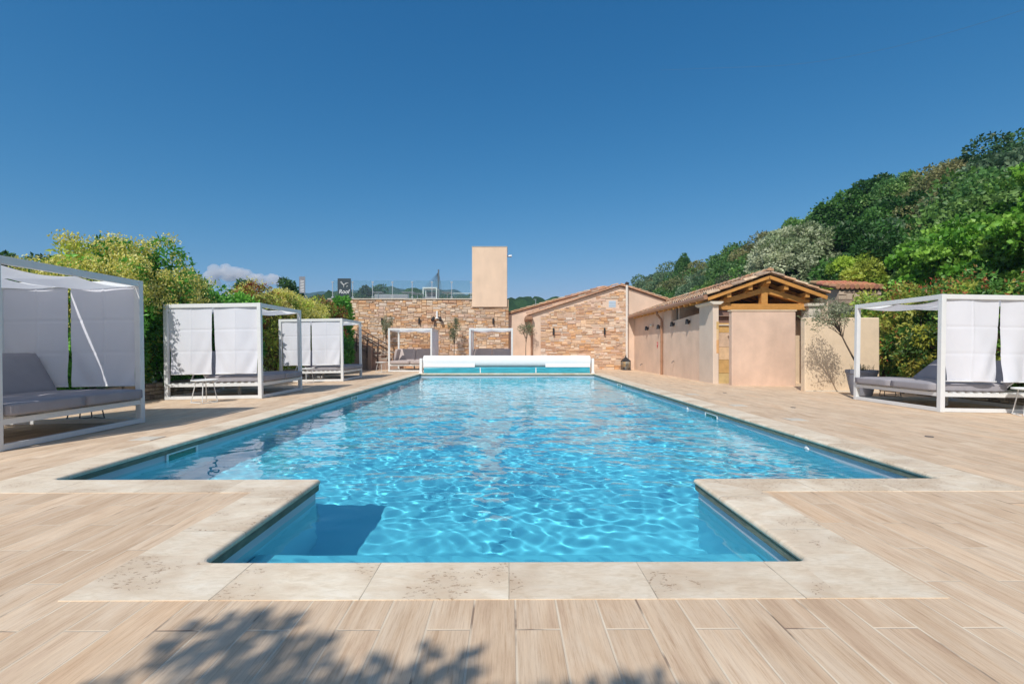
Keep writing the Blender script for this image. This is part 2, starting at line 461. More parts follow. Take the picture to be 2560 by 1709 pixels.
def ground_mat():
    m = bpy.data.materials.new('hill_ground'); m.use_nodes = True
    nt = m.node_tree; b = nt.nodes['Principled BSDF']
    tc = N(nt, 'ShaderNodeTexCoord')
    t = N(nt, 'ShaderNodeTexNoise'); t.inputs['Scale'].default_value = .6; t.inputs['Detail'].default_value = 8
    nt.links.new(tc.outputs['Object'], t.inputs['Vector'])
    c = ramp(nt, t.outputs[0], [(.3, (.025, .04, .012)), (.5, (.05, .075, .02)), (.7, (.11, .10, .05))])
    nt.links.new(c, b.inputs['Base Color']); b.inputs['Roughness'].default_value = .95
    return m
M['ground'] = ground_mat()
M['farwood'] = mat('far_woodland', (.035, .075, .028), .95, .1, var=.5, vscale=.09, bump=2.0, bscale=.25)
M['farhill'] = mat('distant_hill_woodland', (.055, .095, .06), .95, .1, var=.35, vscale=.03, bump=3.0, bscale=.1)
cm_ = bpy.data.materials.new('cloud_vapour'); cm_.use_nodes = True
cm_.node_tree.nodes.remove(cm_.node_tree.nodes['Principled BSDF'])
cv_ = cm_.node_tree.nodes.new('ShaderNodeVolumePrincipled'); cv_.inputs['Color'].default_value = (1, 1, 1, 1); cv_.inputs['Density'].default_value = .02; cv_.inputs['Anisotropy'].default_value = 0
cm_.node_tree.links.new(cv_.outputs[0], cm_.node_tree.nodes['Material Output'].inputs['Volume'])
M['cloud'] = cm_
M['poolfloor'] = mat('liner_water_light_tint', (.60, .76, .87), .5, .3, var=.03, vscale=1)  # brighter, bluer liner copy; light scattered in the water put into its colour
# ------------------------------------------------------------------ the setting: ground, deck, pool
PX0, PX1, PY0, PY1 = -3.68, 3.53, 3.93, 20.1          # main basin, inner edge of the coping
AX0, AX1, AY0 = -1.52, 1.50, 2.41                      # entry bay
CW = .37
WZ = -.15                                              # water level

def dz(x):                                             # the terrace falls gently away from the pool
    return -.015 * np.maximum(0, np.abs(x) - 4.05)
def gz(x): return float(dz(np.array(float(x))))

def hill_h(x, y):
    rise = np.clip((x - 11.5) / 17.0, 0, 1)
    h = 8.0 * rise * rise * (3 - 2 * rise) + np.maximum(0, y - 30) * .03 * rise
    back = np.clip((y - 60) / 150, 0, 1)
    h = h * np.clip((y + 30) / 40, .2, 1)
    return h - .12 + .35 * np.sin(x * .31 + 1) * np.sin(y * .23) * rise

gx = np.concatenate([[-1400, -800, -200, -60, -20, -8.4, -8.0], [10.2, 10.6, 12, 14, 16, 18, 20, 22, 24, 26, 28, 32, 40, 60, 120, 400, 1000, 1400]])
gy = np.concatenate([[-1400, -600, -100, -30, -8.5, -8.0], [26.2, 28, 32, 38, 45, 55, 70, 90, 120, 200, 500, 1000, 1400]])
gxx = np.unique(np.concatenate([gx, np.linspace(-8, 10.2, 4)])); gyy = np.unique(np.concatenate([gy, np.linspace(-8, 26.2, 12)]))
gr = grid('ground', gxx, gyy, hill_h, M['ground'], keep=lambda x, y: ~((x > -8) & (x < 10.2) & (y > -8) & (y < 26.2)))
tag(gr, kind='structure')

dxs = np.unique(np.concatenate([[-8.3, -4.05, PX0 - CW, AX0 - CW, AX1 + CW, PX1 + CW, 4.05, 10.9]]))
dys = np.array([-8.3, AY0 - CW, PY0 - CW, PY1 + CW, 26.5])
def deck_keep(x, y):
    main = (x > PX0 - CW) & (x < PX1 + CW) & (y > PY0 - CW) & (y < PY1 + CW)
    bay = (x > AX0 - CW) & (x < AX1 + CW) & (y > AY0 - CW) & (y < PY1)
    return ~(main | bay)
dk = grid('pool_deck', dxs, dys, lambda X, Y: dz(X), M['plank'], keep=deck_keep, smooth=False)
tag(dk, kind='structure')

# coping: a bullnosed strip swept round the basin outline
corners = [  # point, outer offset signs, concave?
    ((AX0, AY0), (-1, -1), 1), ((AX1, AY0), (1, -1), 1), ((AX1, PY0), (1, -1), 0), ((PX1, PY0), (1, -1), 1),
    ((PX1, PY1), (1, 1), 1), ((PX0, PY1), (-1, 1), 1), ((PX0, PY0), (-1, -1), 1), ((AX0, PY0), (-1, -1), 0)]
def coping_path():
    pts = []                                           # (inner xy, outer xy, length marker)
    n = len(corners)
    for i, (p, sg, conc) in enumerate(corners):
        p = Vector(p); a = Vector(corners[i - 1][0]); b = Vector(corners[(i + 1) % n][0])
        outer = p + Vector((sg[0] * CW, sg[1] * CW))
        da = (a - p).normalized(); db = (b - p).normalized()
        r = .07 if conc else .02
        ks = 8 if conc else 4
        for k in range(ks + 1):
            t = k / ks * math.pi / 2
            q = p + da * r * (1 - math.sin(t)) + db * r * (1 - math.cos(t))
            f_ = k / ks; oo = outer
            if conc: oo = outer + (da * (r + CW) * (1 - 2 * f_) if f_ < .5 else db * (r + CW) * (2 * f_ - 1))
            pts.append((q, oo, k == 0 or k == ks))
        # the outer point of the arc ends is directly across, so the strip keeps its width
    return pts
cp = coping_path()
prof = [(.0, -.022), (.002, -.012), (.007, -.004), (.015, .001), (.026, .003), (.37, .003), (.372, -.03)]
prof = [(.034, -.042), (.012, -.040), (.004, -.034), (.0, -.022)] + prof[1:]
V = []; UV = []; F = []
# straight run points between arcs get perpendicular outer points
n = len(corners)
seq = []
for i, (p, sg, conc) in enumerate(corners):
    k = 9 if conc else 5
    arc = cp[:k]; cp = cp[k:]
    seq.append(arc)
flat = []
u = 0.0; prev = None
for i, arc in enumerate(seq):
    for j, (q, o, e) in enumerate(arc):
        if prev is not None: u += (q - prev).length
        prev = q
        flat.append((q, o, u))
q0, o0, _ = flat[0]
flat.append((q0, o0, u + (q0 - prev).length))
for q, o, uu in flat:
    for d, z in prof:
        w = q + (o - q) * min(1, d / CW)
        V.append((w.x, w.y, z)); UV.append((uu, d))
k = len(prof); LUV = []; CID = [c_ for c_, a_ in enumerate(seq) for _ in a_] + [0]
for i in range(len(flat) - 1):
    # run direction of this piece, from its outer or inner edge, so that joints stay square to the pool
    dv = flat[i + 1][0] - flat[i][0]; ax = 0 if abs(dv.x) > abs(dv.y) else 1
    offu = 100.0 if ax == 0 else 200.0
    arc = dv.length < .03
    for j in range(k - 1):
        f = (i * k + j, (i + 1) * k + j, (i + 1) * k + j + 1, i * k + j + 1)
        F.append(f)
        for v in f: LUV.append(((CID[i] + .5) * .63, UV[v][1]) if arc else (V[v][ax] + offu + (.17 if ax == 0 else .05) + (50 if V[v][1] > 3 and ax == 0 else 0), UV[v][1]))
co = quads('pool_coping', V, F, M['trav'], luv=LUV)
tag(co, kind='structure')

# stone band under the coping, liner walls, floor and entry steps
outline = [Vector(c[0]) for c in corners]
sgn = [Vector((s[1][0] * .03, s[1][1] * .03)) for s in corners]
wl = [p + s for p, s in zip(outline, sgn)]
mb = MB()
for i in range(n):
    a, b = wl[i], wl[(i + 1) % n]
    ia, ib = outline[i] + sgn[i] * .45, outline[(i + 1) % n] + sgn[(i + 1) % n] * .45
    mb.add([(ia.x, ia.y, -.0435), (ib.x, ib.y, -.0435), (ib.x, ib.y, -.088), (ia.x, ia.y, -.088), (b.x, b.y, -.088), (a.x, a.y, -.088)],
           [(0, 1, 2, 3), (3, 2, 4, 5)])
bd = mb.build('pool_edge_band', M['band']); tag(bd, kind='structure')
FZ = -1.12
mb = MB()
wo = [p + s * 1.1 for p, s in zip(outline, sgn)]
for i in range(n):
    a, b = wo[i], wo[(i + 1) % n]
    mb.add([(a.x, a.y, -.088), (b.x, b.y, -.088), (b.x, b.y, -.26), (a.x, a.y, -.26)], [(0, 1, 2, 3)])
bs0 = mb.build('pool_wall', M['liner']); tag(bs0, kind='structure')
mb = MB()
for i in range(n):
    a, b = wo[i], wo[(i + 1) % n]
    mb.add([(a.x, a.y, -.26), (b.x, b.y, -.26), (b.x, b.y, FZ), (a.x, a.y, FZ)], [(0, 1, 2, 3)])
mb.add([(PX0 - .1, PY0 - .1, FZ), (PX1 + .1, PY0 - .1, FZ), (PX1 + .1, PY1 + .1, FZ), (PX0 - .1, PY1 + .1, FZ)], [(0, 1, 2, 3)])
mb.add([(AX0 - .1, AY0 - .1, FZ), (AX1 + .1, AY0 - .1, FZ), (AX1 + .1, PY0 - .1, FZ), (AX0 - .1, PY0 - .1, FZ)], [(0, 1, 2, 3)])
bs = mb.build('pool_basin', M['poolfloor']); tag(bs, kind='structure')
mb = MB()
for y1, z in ((AY0 + .58, WZ - .15), (AY0 + .86, WZ - .55)):
    mb.box(AX0 - .031, AX1 + .031, AY0 - .031, y1, FZ - .002, z)
st = mb.build('pool_entry_steps', M['poolfloor'], bevel=.03, seg=3); tag(st, kind='structure')

# water
rng = np.random.default_rng(5)
waves = []
for lam_lo, lam_hi, cnt, steep in ((.9, 2.6, 14, .020), (.26, .8, 28, .033), (.10, .23, 34, .039)):
    for _ in range(cnt):
        lam = math.exp(rng.uniform(math.log(lam_lo), math.log(lam_hi)))
        a = rng.normal(1.2, .9) if rng.random() < .65 else rng.uniform(0, 2 * math.pi)
        k = 2 * math.pi / lam
        waves.append((k, a, steep / k / math.sqrt(cnt) * 1.9, rng.uniform(0, 6.28), rng.uniform(.3, 1.1), rng.uniform(.3, 1.1), rng.uniform(0, 6.28)))
def water_z(X, Y):
    Z = np.zeros_like(X)
    # wandering patches of stronger and calmer ripples; calm against the walls of the entry bay
    calm = np.clip((Y - 2.3) / 2.6, .34, 1) + np.clip((Y - 6) / 6, 0, .15) 
    patch = .8 + .3 * np.sin(X * .9 + 1.3 * np.sin(Y * .5)) * np.sin(Y * .7 + .6 * X)
    edge = np.clip(np.minimum(X - PX0, PX1 - X) / .8, .75, 1)
    fade = 1 - .4 * np.clip((Y - 4) / 4, 0, 1)
    for k, a, A, ph, wx, wy, p2 in waves:
        Z += (fade if k > 25 else 1) * A * np.sin(k * (X * math.cos(a) + Y * math.sin(a)) + ph + 1.2 * np.sin(wx * X * 1.7 + p2) + 1.2 * np.sin(wy * Y * 1.9 + p2 * 2))
    return WZ + Z * calm * patch * edge
wys = AY0 - .03 + (PY1 + .03 - AY0 + .03) * np.linspace(0, 1, 1500) ** 1.5
def wkeep(x, y): return (y > PY0 - .03) | ((x > AX0 - .035) & (x < AX1 + .035))
wt = grid('water', np.linspace(PX0 - .03, PX1 + .03, 600), wys, water_z, M['water'], keep=wkeep)
tag(wt, kind='structure')
wt.cycles.is_caustics_caster = True
for o in (bs, st, bs0): o.cycles.is_caustics_receiver = True

def skimmer(y0, y1, side, label):
    t = empty('skimmer', (PX0 - .03 if side < 0 else PX1 + .03, (y0 + y1) / 2, -.145), 0, label, 'pool skimmer', 'white framed skimmer openings in the pool walls')
    s = 1 if side < 0 else -1
    w = (y1 - y0) / 2; h = .072; t_ = .032
    mb = MB()
    for a in ((-w, w, h - t_, h), (-w, w, -h - .05, -h - .05 + t_), (-w, -w + t_, -h - .05 + t_, h - t_), (w - t_, w, -h - .05 + t_, h - t_)):
        mb.box(min(0, s * .016), max(0, s * .016), a[0], a[1], a[2], a[3])
    mb.build('frame', M['white'], t, bevel=.003)
    MB().box(min(0, s * .004), max(0, s * .004), -w + t_, w - t_, -h - .05 + t_, h - t_).build('flap', M['glassgreen'], t)
skimmer(5.25, 5.78, -1, 'nearest white framed skimmer opening in the left pool wall')
skimmer(11.35, 11.85, -1, 'middle skimmer opening in the left pool wall, beside the second daybed')
skimmer(17.7, 18.2, -1, 'farthest small skimmer opening in the left pool wall near the cover roller')
skimmer(8.2, 8.72, 1, 'nearest white framed skimmer opening in the right pool wall')
skimmer(15.2, 15.8, 1, 'farther white framed skimmer opening in the right pool wall')

def lid(x, y, label, sx=.13, sy=.13):
    t = tag(MB().box(-sx, sx, -sy, sy, 0, .006).build('access_cover', M['limestone'], bevel=.002), label, 'deck cover', 'square skimmer lids in the deck')
    t.location = (x, y, gz(x) + .001); t.rotation_euler = (0, .015 if x > 0 else -.015, 0)
lid(-4.24, 5.70, 'pale square lid in the deck by the left coping in front of the first daybed')
lid(4.26, 7.15, 'pale square lid in the deck, nearest of three along the right coping')
lid(4.24, 8.92, 'pale square lid in the deck, middle one of three along the right coping')
lid(4.20, 11.05, 'pale square lid in the deck, farthest of three along the right coping')

def drain(x, y, label, L=.13):
    t = empty('deck_drain', (x, y, gz(x) + .002), 0, label, 'deck drain', 'small round drains in the deck')
    MB().lathe([(.0, .003), (L * .62, .003), (L * .75, .002)], n=20).build('plate', M['render_dark'], t)
    MB().lathe([(L * .62, .0031), (L * .63, .006), (L * .78, .006), (L * .8, .0)], n=20).build('ring', M['darkwire'], t)
drain(5.10, 5.83, 'small dark ring drain in the right deck nearest the camera', .055)
drain(5.15, 8.72, 'small dark drain in the right deck between pool and daybed', .055)
drain(5.20, 11.6, 'small dark drain in the far right deck in front of the pink wall', .055)

def inlet(y, label):
    t = tag(MB().lathe([(0, .012), (.03, .014), (.042, .010), (.05, 0)], n=20).build('pool_inlet', M['white'], smooth=True), label, 'pool inlet', 'round white pool inlets at the waterline')
    t.location = (PX1 + .03, y, WZ - .005); t.rotation_euler = (0, -math.pi / 2, 0)
inlet(5.75, 'round white inlet at the waterline of the right wall, nearest the camera')
inlet(9.6, 'round white inlet at the waterline of the right wall, just past the near skimmer')

# ------------------------------------------------------------------ pool cover roller at the far end
t = empty('pool_cover_roller', ((PX0 + PX1) / 2, 20.62, 0), 0, 'long white slatted pool cover rolled up on its roller across the far end', 'pool cover')
R0 = .25
mb = MB(); hw = 3.53
prof = []
for i in range(40):
    a0 = 2 * math.pi * i / 40
    prof += [(R0 * math.cos(a0 + .012), R0 * math.sin(a0 + .012)), ((R0 + .006) * math.cos(a0 + .05), (R0 + .006) * math.sin(a0 + .05)), ((R0 + .006) * math.cos(a0 + .11), (R0 + .006) * math.sin(a0 + .11)), (R0 * math.cos(a0 + .146), R0 * math.sin(a0 + .146))]
zc = .487
mb.prism([(p[0], p[1] + zc) for p in prof], 'x', -hw, hw)
mb.build('rolled_slats', M['slat'], t)
# the outer thirds of the last slats hang a little lower
for xa, xb in ((-hw + .02, -1.35), (1.62, hw - .02)):
    mb = MB(); mb.prism([(-.243, .42), (-.248, .42), (-.281, .262), (-.276, .262)], 'x', xa, xb)
    mb.build('leading_edge', M['slat'], t)
mb = MB()
mb.prism([(-.22, .265), (-.24, .265), (-.27, .205), (-.27, .012), (-.25, .012), (-.25, .205)], 'x', -hw + .03, hw - .03)
for z in (.065, .12, .175): mb.box(-hw + .03, hw - .03, -.2725, -.270, z, z + .004)
mb.build('lower_slats', M['aqua'], t)
for x in (-1.12, 1.22):
    MB().box(x - .018, x + .018, -.278, -.2735, .02, .24).build('strap', M['white'], t)
for s in (-1, 1):
    mb = MB(); mb.box(s * (hw + .06), s * (hw + .17), -.14, .14, 0, .62); mb.box(s * (hw + .03), s * (hw + .20), -.17, .17, 0, .03)
    mb.build('end_bracket', M['white'], t, bevel=.01)
    MB().tube([(s * hw, 0, zc), (s * (hw + .07), 0, zc)], .05, 12).build('axle', M['chrome'], t)
# ------------------------------------------------------------------ buildings
STONES = [(.56, .40, .25), (.62, .47, .33), (.52, .30, .15), (.58, .33, .14), (.66, .56, .44), (.52, .45, .37), (.60, .55, .49), (.50, .37, .28),
          (.64, .42, .22), (.45, .27, .17), (.68, .60, .48), (.58, .44, .36), (.48, .35, .25), (.66, .48, .30)]
def cladding(name, x0, x1, z0, topf, y, parent, seed, holes=(), pal=STONES, cw=.085, ch=.068):
    """split-face stone panels: random rectangles on a fine grid, each standing a little more or less proud"""
    r = random.Random(seed); mb = MB()
    nx = int((x1 - x0) / cw); zt = max(topf(x0), topf(x1), topf((x0 + x1) / 2)); nz = int((zt - z0) / ch) + 1
    occ = np.zeros((nx + 1, nz + 1), bool)
    hue = {}
    for j in range(nz):
        for i in range(nx):
            if occ[i, j]: continue
            big = r.random()
            w, h = r.choice([(2, 1), (3, 1), (4, 1), (5, 1), (6, 1), (3, 2), (4, 2), (2, 2), (5, 2), (3, 3) if big < .3 else (4, 1), (4, 3) if big < .2 else (5, 1)])
            w = min(w, nx - i); h = min(h, nz - j)
            while w > 1 and occ[i:i + w, j:j + h].any(): w -= 1
            if occ[i:i + w, j:j + h].any(): h = 1
            occ[i:i + w, j:j + h] = True
            ax, bx = x0 + i * cw, x0 + (i + w) * cw; az, bz = z0 + j * ch, z0 + (j + h) * ch
            if i + w == nx: bx = x1
            lim = min(topf(ax), topf(bx))
            if az > lim - .02: continue
            bz = min(bz, lim)
            if any(ax < hx1 and bx > hx0 and az < hz1 and bz > hz0 for hx0, hx1, hz0, hz1 in holes): continue
            key = (int(i / 7), int(j / 4))
            if key not in hue: hue[key] = r.choice(pal)
            c = hue[key] if r.random() < .45 else r.choice(pal)
            k = r.uniform(.91, 1.09); c = tuple(min(.8, ((v * .8 + .2 * (.58, .43, .29)[i_]) * .92 + (c[0] + c[1] + c[2]) / 3 * .08) * k * 1.14) for i_, v in enumerate(c)); c = (c[0] * 1.05, c[1] * .97, c[2] * .93)
            g = .0045; d = r.uniform(.006, .05); q = min(.01, (bz - az) * .2)
            xs = (ax + g, bx - g); zs = (az + g, bz - g); yb = y + .02; yf = y - d
            vs = [(xs[0], yb, zs[0]), (xs[1], yb, zs[0]), (xs[1], yb, zs[1]), (xs[0], yb, zs[1]),
                  (xs[0] + q, yf, zs[0] + q), (xs[1] - q, yf + r.uniform(-.006, .006), zs[0] + q), (xs[1] - q, yf, zs[1] - q), (xs[0] + q, yf + r.uniform(-.008, .008), zs[1] - q)]
            mb.add(vs, [(4, 5, 6, 7), (0, 1, 5, 4), (1, 2, 6, 5), (2, 3, 7, 6), (3, 0, 4, 7)], c)
    return mb.build(name, M['stone'], parent)

TILES = [(.50, .30, .18), (.56, .38, .25), (.42, .25, .16), (.60, .44, .30), (.36, .26, .19), (.55, .33, .20), (.48, .38, .28)]
def tile_col(r, cap): c = r.choice(TILES); k = r.uniform(.85, 1.15); return tuple(v * k for v in c)

def tile_slope(name, parent, x_eave, z_eave, x_ridge, z_ridge, y0, y1, seed, pitch=.20, row=.36, pal=None):
    """barrel tiles running from eave to ridge, columns stepping along y"""
    r = random.Random(seed); mb = MB()
    ex = Vector((x_ridge - x_eave, 0, z_ridge - z_eave)); L = ex.length; ex.normalize()
    nrm = Vector((-ex.z, 0, ex.x));  nrm = nrm if nrm.z > 0 else -nrm
    ncol = max(1, int(round((y1 - y0) / pitch))); pitch = (y1 - y0) / ncol; nrow = max(1, int(L / row + .99))
    for c in range(ncol):
        yc = y0 + (c + .5) * pitch
        for k in range(nrow):
            a = k * row; b = min(L + .02, a + row + .05)
            if b - a < .06: continue
            col = tile_col(r, 1)
            R = pitch * .40; seg = 6; vs = []; fs = []
            j = r.uniform(-.012, .012); lift0 = .045; lift1 = .012
            for t, lift in ((a, lift0), (b, lift1)):
                for rad in (R, R - .014):
                    for s in range(seg + 1):
                        ang = math.pi * s / seg
                        p = Vector((x_eave, yc + j, z_eave)) + ex * t + nrm * (lift + rad * .8 * math.sin(ang)) + Vector((0, rad * math.cos(ang), 0))
                        vs.append(p)
            m = seg + 1
            for s in range(seg):
                fs.append((s, s + 1, 2 * m + s + 1, 2 * m + s))
                fs.append((m + s, 3 * m + s, 3 * m + s + 1, m + s + 1))
                fs.append((s, m + s, m + s + 1, s + 1))
            mb.add(vs, fs, col)
            # channel tile between two columns
            if k % 2 == 0:
                yq = yc + pitch / 2; vs = []
                t0, t1 = a - .02, min(L, a + 2 * row)
                for t in (t0, t1):
                    for s in range(5):
                        ang = math.pi * (1 + s / 4); vs.append(Vector((x_eave, yq, z_eave)) + ex * t + nrm * (.03 + .05 * math.sin(ang) + .03) + Vector((0, .09 * math.cos(ang), 0)))
                mb.add(vs, [(s, s + 1, 6 + s, 5 + s) for s in range(4)], tuple(v * .8 for v in col))
    return mb.build(name, M['tile'], parent)

def verge_tiles(mb, p0, p1, r, w=.17, rad=.085, up=.03, row=.34):
    """barrel tiles laid end to end along a gable edge"""
    p0, p1 = Vector(p0), Vector(p1); d = p1 - p0; L = d.length; d.normalize(); nrow = max(1, int(L / row)); row = L / nrow
    side = d.cross(Vector((0, 0, 1))).normalized(); nrm = side.cross(d).normalized()
    if nrm.z < 0: nrm = -nrm
    for k in range(nrow):
        vs = []; seg = 6; j = r.uniform(-.008, .008)
        for t, rr, lf in ((k * row - .03, rad, .025 + up), ((k + 1) * row, rad * .86, up)):
            for s in range(seg + 1):
                a = math.pi * s / seg
                vs.append(p0 + d * t + side * (rr * math.cos(a) + j) + nrm * (rr * .85 * math.sin(a) + lf))
        m = seg + 1
        fs = [(s, s + 1, m + s + 1, m + s) for s in range(seg)] + [tuple(range(m)), tuple(range(2 * m - 1, m - 1, -1)), (0, m, 2 * m - 1, m - 1)]
        mb.add(vs, fs, tile_col(r, 1))

def zc_(py, Y): return 1.06 - (py - 798) / 1110 * Y
def xc_(px, Y): return (px - 1167) / 1110 * Y

# --- terrace building on the left with the long stone wall
YW = 26.0
tb = empty('terrace_building', (-4.3, YW, 0), 0, 'flat roofed building faced in long ochre split stone with glass terrace on top', 'building')
off = Vector((-4.3, YW, 0))
def rel(o, root):
    """children are written in world coordinates; keep them there under the root"""
    o.parent = root
    o.matrix_parent_inverse = root.matrix_basis.inverted()
    return o
def wbuild(mb, name, m, root, **k):
    o = mb.build(name, m, None, **k)
    return relp(o, root)
def relp(o, root):
    mi = (Matrix.Translation(root.location) @ root.rotation_euler.to_matrix().to_4x4()).inverted()
    o.data.transform(mi)
    o.parent = root
    return o
TOPZ = 3.72
o = cladding('stone_cladding', -9.6, .0, -.12, lambda x: TOPZ - .06 if x < -2.0 else 3.26, YW, None, 3); relp(o, tb)
wbuild(MB().box(-9.6, -.003, YW + .012, YW + 12, -.15, TOPZ - .055), 'wall', M['mortar'], tb)
wbuild(MB().box(-9.7, -1.98, YW - .07, YW + 12.1, TOPZ - .055, TOPZ), 'parapet_cap', M['limestone'], tb, bevel=.008)
# --- square rendered tower
tw = empty('rendered_tower', (-1.03, YW, 0), 0, 'plain square pink rendered tower rising above the stone wall', 'tower')
wbuild(MB().box(-1.965, -.085, YW - .10, YW + 1.7, 3.26, 6.47), 'shaft', M['render3'], tw, bevel=.015)
wbuild(MB().box(-1.98, -.07, YW - .12, YW + 1.72, 6.47, 6.50), 'coping', M['limestone'], tw, bevel=.006)
mb = MB(); mb.tube([(-.085, YW + .1, 6.03), (.02, YW + .1, 6.01), (.12, YW + .1, 6.03)], .045, 10); mb.tube([(.0, YW + .1, 6.02), (.16, YW + .1, 6.03)], .06, 10)
wbuild(mb, 'overflow_spout', M['chrome'], tw)

# --- glass balustrade on the terrace edge
gb = empty('glass_balustrade', (-5.2, YW + .12, TOPZ), 0, 'clear glass balustrade with thin steel posts along the stone wall top', 'railing')
xs = [xc_(p, YW) for p in (762, 808, 854, 899.4, 944.8, 990.2, 1035.6, 1080)]
for i, x in enumerate(xs):
    mb = MB(); mb.box(x - .017, x + .017, YW + .10, YW + .135, TOPZ, TOPZ + .93)
    for z in (TOPZ + .06, TOPZ + .86):
        mb.box(x - .06, x + .06, YW + .085, YW + .10, z, z + .055)
        mb.box(x - .05, x + .05, YW + .135, YW + .15, z, z + .055)
    mb.box(x - .07, x + .07, YW + .06, YW + .18, TOPZ, TOPZ + .025)
    wbuild(mb, 'post', M['chrome'], gb)
    if i < len(xs) - 1:
        wbuild(MB().box(x + .05, xs[i + 1] - .05, YW + .112, YW + .124, TOPZ + .04, TOPZ + .98), 'glass_pane', M['glass'], gb)

# --- the dark sign on the balustrade
def text(name, s, size, m, parent, loc, rot=(math.pi / 2, 0, 0), shear=0, sx=1, ext=.004):
    c = bpy.data.curves.new(name, 'FONT'); c.body = s; c.size = size; c.extrude = ext; c.shear = shear
    c.align_x = 'CENTER'
    o = bpy.data.objects.new(name, c); COL.objects.link(o)
    dg = bpy.context.evaluated_depsgraph_get(); dg.update()
    me = bpy.data.meshes.new_from_object(o.evaluated_get(dg)); me.name = name
    COL.objects.unlink(o); bpy.data.objects.remove(o)
    me.materials.clear(); me.materials.append(m)
    q = link(name, me, parent); q.location = loc; q.rotation_euler = rot; q.scale = (sx, 1, 1)
    return q
YS = YW + .02
sx0, sx1 = xc_(775, YS), xc_(805.5, YS); sz0, sz1 = zc_(681.5, YS), zc_(638.5, YS)
sg = empty('roof_sign', ((sx0 + sx1) / 2, YS, sz0), 0, 'dark slate sign board with white Roof lettering fixed to the glass balustrade', 'sign')
hw_ = (sx1 - sx0) / 2; hh = sz1 - sz0
MB().box(-hw_, hw_, -.0, .02, 0, hh).build('board', M['slate'], sg, bevel=.003)
text('lettering', 'Roof', .31, M['white'], sg, (-.01, -.004, .20), shear=.18, sx=.92)
text('lettering', 'r', .17, M['white'], sg, (.16, -.004, .54))
mb = MB()
def stroke(p, w=.016):
    for a, b in zip(p, p[1:]): mb.bar((a[0], -.006, a[1]), (b[0], -.006, b[1]), w, .006, up=(0, 1, 0))
stroke([(-.21, .83), (-.12, .72), (-.02, .64), (-.03, .53)]); stroke([(-.16, .84), (-.02, .66)]); stroke([(-.03, .645), (.0, .66), (.06, .74), (.14, .77), (.22, .76)]); stroke([(.03, .70), (.13, .73)])
mb.build('bird_emblem', M['white'], sg)
# white banner with slanting dark bars, further left
bx, by = xc_(694, 30.0), 30.0
bn = empty('roof_banner', (bx, by, 3.6), 0, 'narrow grey banner with slanting white bars standing left of the slate sign', 'banner')
z0, z1 = zc_(672, by) - 3.6, zc_(634.5, by) - 3.6
MB().box(-.17, .17, -.01, .01, z0, z1).build('panel', M['pot'], bn)
mb = MB()
for i in range(8):
    z = z0 + .06 + i * .095; mb.prism([(-.10, z + .06), (-.10, z + .03), (.12, z), (.12, z + .035)], 'y', -.016, -.011)
mb.build('bars', M['white'], bn)
MB().tube([(.18, 0, -.1), (.18, 0, z1 + .02)], .018, 8).build('pole', M['chrome'], bn)

# --- roof terrace furniture seen through the glass
def frame_lounge(x, y, z, label):
    t = empty('terrace_lounge', (x, y, z), 0, label, 'lounge')
    mb = MB()
    for a in (-.42, .42):
        for b in (-.5, .5): mb.box(a - .03, a + .03, b - .03, b + .03, 0, .98)
    mb.box(-.45, .45, -.53, .53, .98, 1.05); mb.build('frame', M['metal'], t)
    MB().box(-.38, .38, -.45, .45, .25, .45).build('cushion', M['cushion'], t, bevel=.04)
    MB().box(-.38, .38, .3, .45, .45, .85).build('backrest', M['cushion'], t, bevel=.04)
frame_lounge(xc_(989, 31), 31, TOPZ + .12, 'small white framed canopy lounge on the roof terrace behind the glass')
def terrace_table(px, label, y=29.5, mat_='pot', w=.30):
    t = empty('terrace_table', (xc_(px, y), y, TOPZ), 0, label, 'table', 'small grey tables on the roof terrace')
    MB().box(-w, w, -.3, .3, .70, .73).build('tabletop', M[mat_], t, bevel=.005)
    mb = MB(); mb.tube([(0, 0, .0), (0, 0, .70)], .03, 8); mb.box(-.2, .2, -.2, .2, 0, .02); mb.build('pedestal', M['chrome'], t)
terrace_table(868, 'grey terrace table seen just right of the second balustrade post'); terrace_table(938, 'grey terrace table seen left of the fourth balustrade post', w=.4)
terrace_table(1026, 'grey terrace table seen through the glass near the tower'); terrace_table(958, 'grey terrace table seen just right of the fourth balustrade post', 30.2)
t = empty('terrace_sofa', (xc_(895, 31), 31, TOPZ), 0, 'long low grey sofa on the roof terrace behind the glass', 'sofa')
MB().box(-1.1, 1.1, -.4, .4, .1, .42).build('seat', M['cushion'], t, bevel=.05); MB().box(-1.1, 1.1, .3, .45, .42, .82).build('backrest', M['cushion'], t, bevel=.05)
t = empty('terrace_screen', (xc_(1053, 33), 33, TOPZ), 0, 'low pale glass screen on the roof terrace left of the tower', 'screen')
MB().box(-1.0, 1.0, -.02, .02, .1, 1.05).build('panel', M['glass'], t); MB().box(-1.0, 1.0, -.03, .03, 1.05, 1.09).build('top_rail', M['metal'], t)

